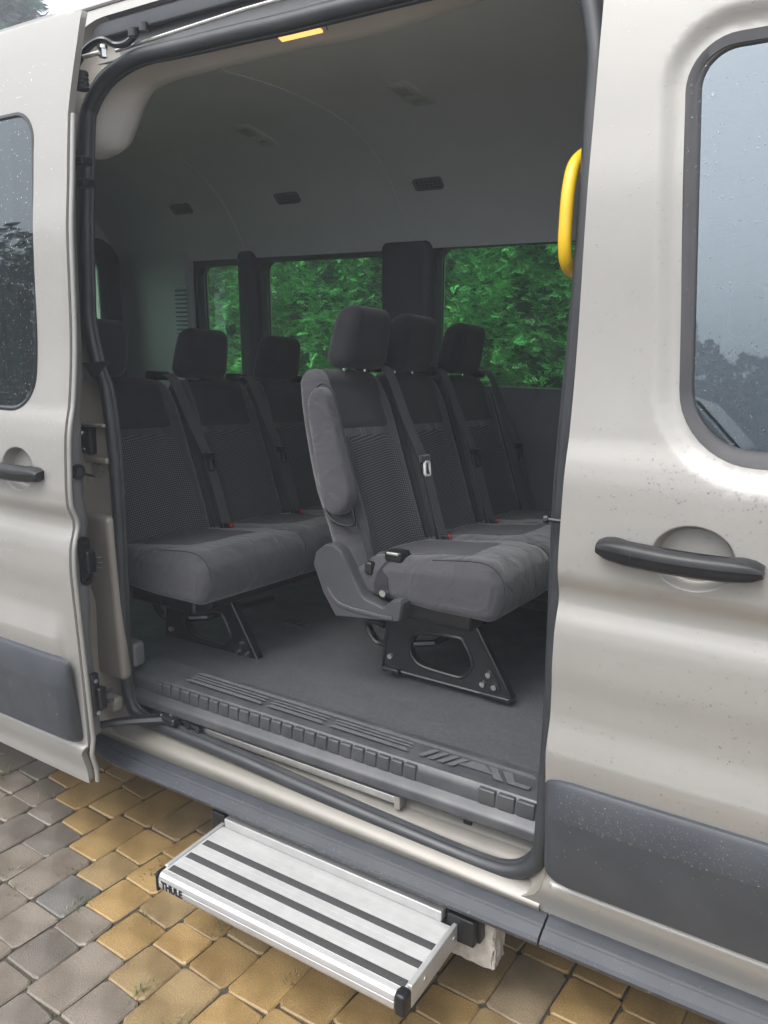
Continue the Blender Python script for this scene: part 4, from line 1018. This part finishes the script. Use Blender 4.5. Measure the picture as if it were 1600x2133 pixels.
    # welded steel legs
    for yl in (leg_y, y1 - .16):
        out = [(-1.272, .576), (-1.262, .66), (-1.245, .80), (-.962, .80), (-.940, .772), (-.838, .60), (-.826, .578), (-.88, .574)]
        hole = [(-1.172, .66), (-1.160, .70), (-1.13, .722), (-1.01, .735), (-.985, .722), (-.958, .672), (-.957, .645), (-.985, .612), (-1.02, .607), (-1.12, .612), (-1.155, .628)]
        o2 = [(x + dX, z) for x, z in out]; h2 = [tuple(q) for q in smooth_path([(x + dX, 0, z) for x, z in hole], 3, True)[:, [0, 2]]]
        lg = obj('leg', plate(o2, [h2], yl, yl + .03), M['metal_blk'], B, smooth=False)
        obj('rim', tube([(x, yl, z) for x, z in h2], .0055, 6, True, up=(0, 1, 0)), M['metal_blk'], lg)
        obj('rim', tube([(x, yl, z) for x, z in resample(o2, .04)], .005, 6, True, up=(0, 1, 0)), M['metal_blk'], lg)
        tri = smooth_path([(-.905 + dX, 0, .655), (-.885 + dX, 0, .652), (-.862 + dX, 0, .61), (-.868 + dX, 0, .592), (-.92 + dX, 0, .594), (-.932 + dX, 0, .608)], 3, True)
        tr = obj('bolt_pad', plate([(q[0], q[2]) for q in tri], [], yl - .005, yl + .002), M['metal_blk'], lg, smooth=False)
        for x, z in ((-.899, .641), (-.917, .607), (-.880, .606), (-1.240, .622)):
            obj('bolt', cyl((x + dX, yl - .012, z), (0, 1, 0), .0085, .012, 10), M['steel'] if x > -1 else M['zinc'], lg)
        obj('foot', rbox(-1.265 + dX, -1.205 + dX, yl - .02, yl + .04, FLOOR, FLOOR + .016, .005), M['metal_blk'], lg)
        obj('foot', rbox(-.925 + dX, -.828 + dX, yl - .012, yl + .04, FLOOR, FLOOR + .012, .004), M['metal_blk'], lg)
        obj('release_hook', tube(smooth_path([(-1.262 + dX, yl + .01, .655), (-1.30 + dX, yl + .012, .655), (-1.325 + dX, yl + .012, .68), (-1.333 + dX, yl + .012, .712), (-1.30 + dX, yl + .012, .722), (-1.27 + dX, yl + .012, .715)], 4), .010, 8, flat=1.6, up=(0, 1, 0)), M['metal_blk'], lg)
        obj('cross_bar', tube([(-1.17 + dX, yl + .02, .672), (-1.12 + dX, yl + .05, .676), (-1.10 + dX, yl + .4, .676)], .012, 8, up=(0, 0, 1)), M['metal_blk'], lg)
    if arm:
        ya = seats[0][0]
        pill = [(-1.466, 1.399), (-1.452, 1.445), (-1.429, 1.464), (-1.404, 1.453), (-1.389, 1.425), (-1.352, 1.30), (-1.322, 1.19), (-1.318, 1.145), (-1.335, 1.105), (-1.365, 1.088), (-1.402, 1.10), (-1.424, 1.14), (-1.446, 1.27)]
        pl = smooth_path([(x + dX + .024, 0, z) for x, z in pill], 4, True); cx = pl.mean(0)
        secs = []
        for k, (sc_, y) in enumerate(((1.0, .010), (1.0, -.020), (.96, -.031), (.86, -.037), (.60, -.040), (.2, -.041))):
            ctr = np.stack([np.interp(pl[:, 2], [1.09, 1.46], [-1.348 + dX, -1.404 + dX]), np.zeros(len(pl)), np.clip(pl[:, 2], 1.15, 1.425)], 1)
            q = ctr + (pl - ctr) * sc_; q[:, 1] = ya + y; secs.append(q)
        ar = obj('armrest', loft(secs), M['fabric'], B, angle=80)
        obj('seam', tube(np.stack([pl[:, 0], np.full(len(pl), ya - .002), pl[:, 2]], 1) + (pl - cx) * .05, .0028, 6, True, up=(0, 1, 0)), M['fabric_dk'], ar)
        obj('armrest_pivot', tube(smooth_path([(-1.405 + dX, ya - .004, 1.10), (-1.375 + dX, ya - .012, 1.072), (-1.33 + dX, ya - .014, 1.058), (-1.29 + dX, ya - .012, 1.068), (-1.305 + dX, ya - .008, 1.12), (-1.318 + dX, ya - .004, 1.16)], 5), .005, 8), M['plastic_dk'], B)
        cov = [(-1.344, .772), (-1.392, .84), (-1.427, .926), (-1.418, .965), (-1.385, .994), (-1.349, .999), (-1.322, .985), (-1.31, .965), (-1.252, .862), (-1.236, .850), (-1.175, .834), (-1.145, .862), (-1.115, .868), (-1.107, .858), (-1.115, .804), (-1.13, .797)]
        P3 = [(x + dX, z) for x, z in cov]; pm = np.array(P3); c0 = pm.mean(0)
        secs = []
        for sc_, y in ((1.0, .012), (1.0, -.026), (.985, -.036), (.95, -.041), (.90, -.041)):
            q = []
            for k in range(len(pm)):
                a, b_, c_ = pm[k - 1], pm[k], pm[(k + 1) % len(pm)]; t = (c_ - a) / np.linalg.norm(c_ - a); nn_ = np.array([-t[1], t[0]])
                area = (pm[:, 0] * np.roll(pm[:, 1], -1) - np.roll(pm[:, 0], -1) * pm[:, 1]).sum(); nn_ = nn_ if area > 0 else -nn_
                w = b_ + nn_ * (1 - sc_) * .10; q.append((w[0], ya + y, w[1]))
            secs.append(q)
        Vv, Ff = loft(secs, cap=False)
        n_ = len(pm); last = [tuple(q) for q in secs[-1]]
        Pc, Fc, _ = cdt(np.array([(q[0], q[2]) for q in last]), []); base = len(Vv)
        Vv = np.vstack([Vv, np.stack([Pc[:, 0], np.full(len(Pc), ya - .041), Pc[:, 1]], 1)]); Ff = Ff + [tuple(base + i for i in q) for q in Fc]
        cv = obj('side_cover', (Vv, Ff), M['cover_plastic'], B, angle=40)
        obj('groove', tube(smooth_path([(-1.375 + dX, ya - .040, .86), (-1.345 + dX, ya - .042, .825), (-1.30 + dX, ya - .042, .810), (-1.20 + dX, ya - .041, .805), (-1.14 + dX, ya - .040, .806)], 5), .007, 8, flat=.5), M['cover_plastic'], cv)
        bs = obj('belt_stalk', ribbon(smooth_path([(-1.195 + dX, ya - .012, .868), (-1.20 + dX, ya - .010, .90), (-1.195 + dX, ya + .005, .935), (-1.175 + dX, ya + .03, .972)], 4), (.92, .38, .1), .04, .006), M['fabric_dk'], B)
        bc = obj('buckle', rbox(-1.205 + dX, -1.145 + dX, ya + .015, ya + .075, .962, .995, .009), M['plastic_dk'], B); obj('slot', rbox(-1.195 + dX, -1.155 + dX, ya + .012, ya + .017, .984, .992, .002, 2), M['zinc'], bc)
        obj('anchor_bolt', cyl((-1.185 + dX, ya - .026, .872), (0, 1, 0), .011, .016, 12), M['steel'], B)
        obj('hinge', rbox(-1.262 + dX, -1.235 + dX, ya - .006, ya + .02, .915, .955, .008), M['metal_blk'], B)
    B.location.z += dz                                            # the bus stands on sloping ground
    for ch in B.children_recursive:
        me = ch.data; co = np.empty(len(me.vertices) * 3); me.vertices.foreach_get('co', co); co = co.reshape(-1, 3)
        co[:, 2] += tilt * co[:, 1]; me.vertices.foreach_set('co', co.ravel()); me.update()
    return B

bench('bench_seat', 'middle bench of three grey fabric seats with a side armrest, nearest the open doorway', 0.0,
      [(.408, .800, .645), (.808, 1.190, .955), (1.198, 1.62, 1.355)], .524, True, -.075, 0)
bench('bench_seat', 'rear row bench of three dark grey fabric seats behind the middle row', -.862,
      [(.160, .674, .315), (.678, 1.104, .815), (1.108, 1.54, 1.28)], .405, False, -.075, -.04)
fs = thing('front_seat', 'light grey front seat backrest peeking past the front edge of the doorway', 'car seat', (-.45, .5, FLOOR))
obj('backrest', deform(rbox(-.06, .06, .275, .72, .95, 1.63, .055, 4, (1, 4, 6)), lambda v: np.stack([v[:, 0] - .55 - .05 * (v[:, 2] - 1.3) + .012 * np.cos((v[:, 2] - 1.3) * 4), v[:, 1], v[:, 2]], 1)), M['trim_grey'], fs, angle=180)
obj('headrest', rbox(-.62, -.52, .37, .63, 1.66, 1.83, .04, 4), M['fabric_dk'], fs, angle=180)
obj('cushion', rbox(-.56, -.02, .275, .72, .88, 1.03, .05, 4), M['fabric'], fs, angle=180)
obj('base', rbox(-.50, -.08, .32, .68, FLOOR, .88, .02), M['trim_dark'], fs)

ds_ = thing('front_seat', 'dark grey driver seat beyond the front seat at the doorway edge', 'car seat', (-.3, 1.35, FLOOR - .06))
obj('backrest', deform(rbox(-.06, .06, 1.15, 1.62, .95, 1.58, .055, 4, (1, 4, 6)), lambda v: np.stack([v[:, 0] - .38 - .05 * (v[:, 2] - 1.3), v[:, 1], v[:, 2]], 1)), M['fabric'], ds_, angle=180)
obj('headrest', rbox(-.46, -.36, 1.26, 1.52, 1.60, 1.77, .04, 4), M['fabric_dk'], ds_, angle=180)
obj('cushion', rbox(-.40, .12, 1.15, 1.62, .82, .98, .05, 4), M['fabric'], ds_, angle=180)
obj('base', rbox(-.34, .06, 1.2, 1.58, FLOOR - .07, .82, .02), M['trim_dark'], ds_)

# ================================================================== ENTRY STEP
step = thing('entry_step', 'pulled out aluminium entry step with three black grip strips below the doorway', 'step', (-1.09, -.14, .2))
x0, x1, zt_, yf_ = -1.462, -.722, .250, -.262
tr = obj('tread', loft([[(x, -.040, zt_ - .03), (x, -.040, zt_ - .002), (x, -.055, zt_), (x, yf_ + .006, zt_), (x, yf_, zt_ - .002), (x, yf_, zt_ - .03)] for x in (x0, x1)]), M['alu_dirty'], step, smooth=False)
for k in range(12):
    y = -.228 + k * .0155
    if any(abs(y - q) < .013 for q in (-.246, -.184, -.122)) or y > -.06: continue
    obj('groove', box(x0 + .012, x1 - .004, y, y + .0022, zt_ - .0005, zt_ + .0004), M['alu_dirty'], tr, smooth=False)
for y in (-.246, -.184, -.122): obj('grip_strip', rbox(x0 + .014, x1 - .006, y - .0105, y + .0105, zt_ - .001, zt_ + .002, .001, 1), M['grip'], step)
noz = [(yf_ + .002, zt_ + .001), (yf_ - .010, zt_ - .001), (yf_ - .017, zt_ - .007), (yf_ - .020, zt_ - .016), (yf_ - .020, zt_ - .020), (yf_ - .0185, zt_ - .022), (yf_ - .020, zt_ - .024), (yf_ - .0195, zt_ - .038), (yf_ - .016, zt_ - .046), (yf_ - .006, zt_ - .050), (yf_ + .002, zt_ - .050)]
nose = obj('nosing', loft([[(x, y, z) for y, z in noz] for x in (x0 + .004, x1 - .016)]), M['alu'], step, angle=20)
for a, b in ((x0 - .006, x0 + .004), (x1 - .016, x1 + .012)):
    obj('end_cap', rbox(a, b, yf_ - .023, yf_ + .012, zt_ - .053, zt_ + .003, .009, 3), M['plastic_dk'], step)
sp_ = obj('side_plate', rbox(x1 - .002, x1 + .010, yf_ + .012, -.012, zt_ - .052, zt_ + .006, .003, 2), M['alu'], step)
for y in (-.05, -.19): obj('screw', cyl((x1 + .008, y, zt_ - .022), (1, 0, 0), .007, .004, 10), M['zinc'], sp_)
obj('side_plate', rbox(x0 - .006, x0 + .006, yf_ + .012, -.012, zt_ - .05, zt_ + .004, .003, 2), M['alu'], step)
hz_ = obj('housing', rbox(-1.50, -.66, -.014, .06, .205, .274, .006), M['plastic_dk'], step)
obj('housing_lip', rbox(-1.452, -.752, -.040, -.014, .246, .275, .004), M['alu'], step)
obj('housing_end', rbox(-.742, -.668, -.034, .0, .205, .276, .006), M['plastic_dk'], step); obj('housing_end', rbox(-1.510, -1.458, -.034, .0, .215, .278, .006), M['plastic_dk'], step)
cu = bpy.data.curves.new('lettering', 'FONT'); cu.body = 'THULE'; cu.size = .030; cu.extrude = .0006; cu.offset = .0011; cu.space_character = 1.02
to = bpy.data.objects.new('lettering', cu); C.objects.link(to)
me = bpy.data.meshes.new_from_object(to.evaluated_get(bpy.context.evaluated_depsgraph_get())); bpy.data.objects.remove(to)
vv = np.array([v.co[:] for v in me.vertices]); ff = [tuple(p.vertices) for p in me.polygons]
vv = np.stack([vv[:, 0] * .82 + x0 + .014, yf_ - .0205 - vv[:, 2], vv[:, 1] + zt_ - .0385], 1)
obj('lettering', (vv, ff), M['plastic_dk'], step, smooth=False)
rf_ = random.Random(5)
fb = rbox(-1.515, -.635, .010, .075, .125, .262, .006, 2, (40, 4, 7))
fb = deform(fb, lambda v: v + np.array([[rf_.uniform(-.004, .004), rf_.uniform(-.003, .002), rf_.uniform(-.003, .002)] for _ in range(len(v))]))
tag(obj('foam_block', fb, M['foam'], None, angle=20, loc=(-1.07, .05, .12)), 'crumbling off white foam block wedged under the running board behind the step', 'foam block')

# ================================================================== PLANTS
def sprays(n, posf, size, colf, seed, leaves=7, fan=1.1, lw=.16, droop=.35):
    r = random.Random(seed); V, F, Cl = [], [], []
    for i in range(n):
        p, nrm, k = posf(r); p = np.array(p, float); nrm = np.array(nrm, float); nrm /= np.linalg.norm(nrm)
        up = np.array([r.gauss(0, .4), r.gauss(0, .4), 1.0]); s = np.cross(nrm, up); s /= max(np.linalg.norm(s), 1e-6); up = np.cross(s, nrm)
        main = nrm * .75 + up * r.uniform(-.5, .7) + s * r.gauss(0, .45); main /= np.linalg.norm(main)
        S = size * r.uniform(.6, 1.3) * k; c0 = colf(r, p)
        pl = np.cross(main, s * r.choice((-1, 1)) + up * r.gauss(0, .6)); pl /= max(np.linalg.norm(pl), 1e-6); sd_ = np.cross(pl, main)
        for j in range(leaves):
            a = (j / (leaves - 1) - .5) * 2 * fan; d = main * math.cos(a) + sd_ * math.sin(a)
            b0 = p + main * S * .35 * (1 - abs(a) / fan); L = S * (1 - .35 * abs(a) / fan) * r.uniform(.8, 1.1); w = np.cross(pl, d) * L * lw
            tip = b0 + d * L - np.array([0, 0, droop * L * .5]); mid = b0 + d * L * .5
            n0 = len(V); V += [b0, mid + w, tip, mid - w]; F.append((n0, n0 + 1, n0 + 2, n0 + 3))
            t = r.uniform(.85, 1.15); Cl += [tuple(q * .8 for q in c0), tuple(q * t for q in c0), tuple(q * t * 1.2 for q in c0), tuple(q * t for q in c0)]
    return (np.array(V), F), Cl

hedge = thing('thuja_hedge', 'tall dense green conifer hedge seen through the far windows of the bus', 'hedge', (-3.0, 3.6, 0))
def bumps(x, z):
    return .16 * np.sin(x * 2.9 + .6 * np.sin(z * 2.3)) + .09 * np.sin(z * 5.1 + x * 3.7) + .07 * np.sin(x * 9.3 - z * 4.1)
def hp_(x0, x1, z0, z1):
    def f(r):
        x, z = r.uniform(x0, x1), r.uniform(z0, z1); dpt = r.random() ** 1.5
        return (x, 3.75 + float(bumps(x, z)) + dpt * .20, z), (r.gauss(0, .5), -1, r.gauss(.25, .5)), 1
    return f
def hc_(r, p):
    k = r.uniform(.55, 1.25); return (.055 * k, .150 * k, .048 * k) if r.random() < .72 else (.10 * k, .22 * k, .08 * k)
rh = np.random.default_rng(21)
def spray_template(k):
    r = random.Random(400 + k); V, b = [], []
    for j in range(15):                                   # flat drooping fan of scale-leaf twigs along a short stem
        t = j / 14; side = (-1) ** j; base = np.array([t * .75, 0, -.18 * t * t]); a = side * (.95 - .6 * t) * r.uniform(.8, 1.2) if j < 14 else 0
        L = (.48 - .22 * t) * r.uniform(.8, 1.2); d = np.array([math.cos(a), math.sin(a), r.uniform(-.25, .1)]); w = np.array([-math.sin(a), math.cos(a), r.uniform(-.3, .3)]) * .036
        mid = base + d * L * .55; tip = base + d * L - np.array([0, 0, .10 * L])
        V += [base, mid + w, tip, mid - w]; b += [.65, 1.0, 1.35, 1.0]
    return np.array(V), np.array(b)
TPL = [spray_template(k) for k in range(10)]
def hedge_mass(n_clump, per, x0, x1, z0, z1, size, depth=0.0):
    Vs, Cs = [], []
    cx, cz = rh.uniform(x0, x1, n_clump), rh.uniform(z0, z1, n_clump); cy = 4.52 + bumps(cx, cz) + depth + rh.normal(0, .085, n_clump)
    ct = rh.uniform(.55, 1.35, n_clump); ca = rh.normal(0, .55, n_clump)
    for q in range(per):
        p = np.stack([cx + rh.normal(0, .055, n_clump), cy + np.abs(rh.normal(0, .05, n_clump)), cz + rh.normal(0, .045, n_clump)], 1)
        f = np.stack([np.sin(ca) + rh.normal(0, .45, n_clump), -np.ones(n_clump), rh.normal(.45, .45, n_clump)], 1); f /= np.linalg.norm(f, axis=1, keepdims=True)
        u = np.stack([rh.normal(0, .5, n_clump), rh.normal(0, .3, n_clump), np.ones(n_clump)], 1); sv = np.cross(u, f); sv /= np.linalg.norm(sv, axis=1, keepdims=True); uv = np.cross(f, sv)
        S = size * rh.uniform(.65, 1.3, n_clump); T, br = TPL[q % len(TPL)]
        W = p[:, None, :] + S[:, None, None] * (T[None, :, 0:1] * f[:, None, :] + T[None, :, 1:2] * sv[:, None, :] + T[None, :, 2:3] * uv[:, None, :])
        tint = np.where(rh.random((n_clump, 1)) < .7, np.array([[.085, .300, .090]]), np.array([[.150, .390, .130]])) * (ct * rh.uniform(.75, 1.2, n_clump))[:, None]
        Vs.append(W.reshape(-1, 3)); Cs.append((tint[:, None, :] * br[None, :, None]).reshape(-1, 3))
    return np.vstack(Vs), np.vstack(Cs)
h1, k1 = hedge_mass(2100, 13, -7.6, -1.3, .8, 2.6, .092)
h2, k2 = hedge_mass(420, 8, -9, 2.5, .1, 3.4, .16, .12)
HV, HC = np.vstack([h1, h2]), np.vstack([k1, k2]) ; nq = len(HV) // 4
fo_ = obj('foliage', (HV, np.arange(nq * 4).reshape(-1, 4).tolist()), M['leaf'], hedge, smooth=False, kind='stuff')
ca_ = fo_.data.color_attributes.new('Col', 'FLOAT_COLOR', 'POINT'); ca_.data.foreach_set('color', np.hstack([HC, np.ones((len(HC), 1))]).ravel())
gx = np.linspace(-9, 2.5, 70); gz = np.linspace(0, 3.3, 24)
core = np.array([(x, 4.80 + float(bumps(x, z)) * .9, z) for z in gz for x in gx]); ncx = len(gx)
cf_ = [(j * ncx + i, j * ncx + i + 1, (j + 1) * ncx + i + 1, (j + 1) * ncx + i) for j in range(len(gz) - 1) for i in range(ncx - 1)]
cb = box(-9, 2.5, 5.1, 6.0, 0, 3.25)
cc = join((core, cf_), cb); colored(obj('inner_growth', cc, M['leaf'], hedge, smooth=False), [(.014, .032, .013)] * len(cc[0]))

def tree_trunk(h, r0, parent, x, y, limbs=6, seed=0):
    r = random.Random(seed)
    parts = [tube(smooth_path([(x, y, 0), (x + .05, y, h * .4), (x - .04, y + .06, h * .75), (x, y, h)], 5), list(np.linspace(r0, r0 * .15, 16)), 8, up=(1, 0, 0))]
    for k in range(limbs):
        z = h * (.3 + .6 * k / limbs); a = r.uniform(0, 6.28); L = h * .28 * (1.2 - z / h)
        parts.append(tube([(x, y, z), (x + math.cos(a) * L * .5, y + math.sin(a) * L * .5, z + L * .35), (x + math.cos(a) * L, y + math.sin(a) * L, z + L * .5)], [r0 * .3, r0 * .2, r0 * .06], 6, up=(0.1, 0.1, 1)))
    return obj('trunk', join(*parts), M['bark'], parent)

sprc = thing('spruce_tree', 'blue green spruce tree rising beyond the roof of the bus', 'tree', (-15.2, 8.6, 0))
def sp_pos(r):
    z = 1.0 + 9.0 * (1 - r.random() ** .6) if r.random() < .35 else r.uniform(5.2, 9.0); R = .18 + (10.6 - z) * .30
    a = r.uniform(0, 6.28); q = R * (r.random() ** .45) * (.82 + .22 * math.sin(z * 5.2 + a * 3)); dz = -.10 * q
    return (-15.2 + q * math.cos(a), 8.6 + q * math.sin(a), z + dz), (math.cos(a), math.sin(a), -.12), 1
s3, c3 = sprays(9000, sp_pos, .20, lambda r, p: tuple(q * r.uniform(.6, 1.3) for q in (.17, .235, .205)), 31, 9, 1.0, .10, .25)
colored(obj('crown', s3, M['leaf'], sprc, smooth=False), c3)
tree_trunk(10.4, .16, sprc, -15.2, 8.6, 10, 4)

pv = thing('parked_van', 'silver grey van parked across the yard, mirrored low in the front door window', 'van', (-2.8, -8.6, 0))
pvp = [(-5.6, .45), (-5.62, 1.3), (-5.45, 1.95), (-5.2, 2.06), (-2.3, 2.08), (-1.85, 1.99), (-1.12, 1.28), (-.25, 1.08), (.02, .85), (.05, .45), (-.3, .32), (-5.3, .32)]
q_ = np.array([(x, 0, z) for x, z in pvp]); cq_ = np.array([-2.8, 0, 1.1])
secs = []
for k_, y_ in ((.93, -7.62), (.985, -7.66), (1.0, -7.75), (1.0, -9.45), (.985, -9.54), (.93, -9.58)):
    w_ = cq_ + (q_ - cq_) * k_; w_[:, 1] = y_ - .10 * (y_ + 8.6) / .98 * np.clip((w_[:, 2] - 1.2) / .9, 0, 1); secs.append(w_)
obj('body', loft(secs), M['zinc_paint'], pv, angle=30)
for x0_, x1_ in ((-5.1, -3.7), (-3.6, -2.75)): obj('side_window', plate([(x0_, 1.28), (x1_, 1.28), (x1_ - .02, 1.85), (x0_, 1.85)], [], -7.56, -7.60), M['black_ceramic'], pv, smooth=False)
obj('front_window', plate([(-2.65, 1.28), (-1.45, 1.28), (-1.98, 1.85), (-2.65, 1.85)], [], -7.56, -7.60), M['black_ceramic'], pv, smooth=False)
obj('windscreen', (np.array([(-1.14, -7.78, 1.33), (-1.14, -9.42, 1.33), (-1.80, -9.34, 1.98), (-1.80, -7.86, 1.98)]), [(0, 1, 2, 3)]), M['black_ceramic'], pv, smooth=False)
for x_ in (-4.6, -.95):
    for y_ in (-7.66, -9.4): 
        t_ = obj('wheel', tube([(x_, y_ - .02, .33), (x_, y_, .33), (x_, y_ + .12, .33), (x_, y_ + .1, .33)], [.26, .33, .33, .26], 24, up=(0, .02, 1)), M['tyre'], pv)
        obj('rim', tube([(x_, y_ - .01, .33), (x_, y_ + .11, .33)], .2, 16, up=(0, .02, 1)), M['zinc'], t_)

# trees across the yard, behind the viewer: they show in the side windows and the paint
spots = [(-19, -19, 8.5, 'tall dark tree mirrored in the sliding door window'), (-13.5, -21, 9.2, 'broad dark tree standing left in the row across the yard'), (-25, -14, 8.0, 'tree at the left end of the row across the yard')]
for i, (x, y, h, lab) in enumerate(spots):
    T = thing('yard_tree', lab, 'tree', (x, y, 0), 'trees across the yard')
    rr = random.Random(50 + i); lobes = [(rr.gauss(0, 2.4), rr.gauss(0, 1.3), h * rr.uniform(.12, .80), rr.uniform(1.2, 2.0)) for _ in range(16)]
    def tp_(r, x=x, y=y, lobes=lobes):
        lx, ly, lz, R = r.choice(lobes); d = np.array([r.gauss(0, 1), r.gauss(0, 1), r.gauss(0, 1)]); d /= np.linalg.norm(d); q = R * r.random() ** .35
        return (x + lx + d[0] * q * 1.2, y + ly + d[1] * q, max(.3, lz + d[2] * q * .9)), d, 1
    s4, c4 = sprays(2600, tp_, .30, lambda r, p: tuple(q * r.uniform(.5, 1.2) for q in (.045, .075, .035)), 60 + i, 5, 1.2, .30, .2)
    colored(obj('crown', s4, M['leaf'], T, smooth=False), c4)
    tree_trunk(h * .9, .18, T, x, y, 6, i)

# the far edge of the wood across the fields: one mass on the horizon
def wd_(r):
    x = r.uniform(-75, 85); top = 11.2 + 1.5 * math.sin(x * .21) + 1.0 * math.sin(x * .63 + 1) + .6 * math.sin(x * 1.9)
    return (x, -88 + r.uniform(-2.5, 2.5), top * (1 - r.random() ** 1.6)), (r.gauss(0, .6), 1, r.gauss(.4, .5)), 1
s5, c5 = sprays(13000, wd_, .85, lambda r, p: tuple(q * r.uniform(.5, 1.2) for q in (.085, .12, .075)), 90, 5, 1.2, .35, .2)
wo_ = box(-75, 85, -92, -89.5, -.03, 8.4); n5 = len(s5[0])
fwd = obj('far_wood', join(s5, wo_), M['leaf'], None, smooth=False, kind='stuff'); colored(fwd, c5 + [(.02, .03, .018)] * 8)

# rainy-day haze, put in also as a lens veil that lifts the dark cabin
hz = obj('haze', box(-126, 126, -126, 126, -1.04, 15.5), bpy.data.materials.new('veil_haze'), None, smooth=False, kind='stuff')
hm = hz.data.materials[0]; hm.use_nodes = True; hn = hm.node_tree.nodes; hn.clear()
ho = hn.new("ShaderNodeOutputMaterial"); hv = hn.new("ShaderNodeVolumePrincipled"); hv.inputs["Color"].default_value = (0.86, 0.92, 1.0, 1)
hv.inputs["Density"].default_value = 0.0125; hv.inputs["Anisotropy"].default_value = 0.2
hm.node_tree.links.new(hv.outputs[0], ho.inputs["Volume"])
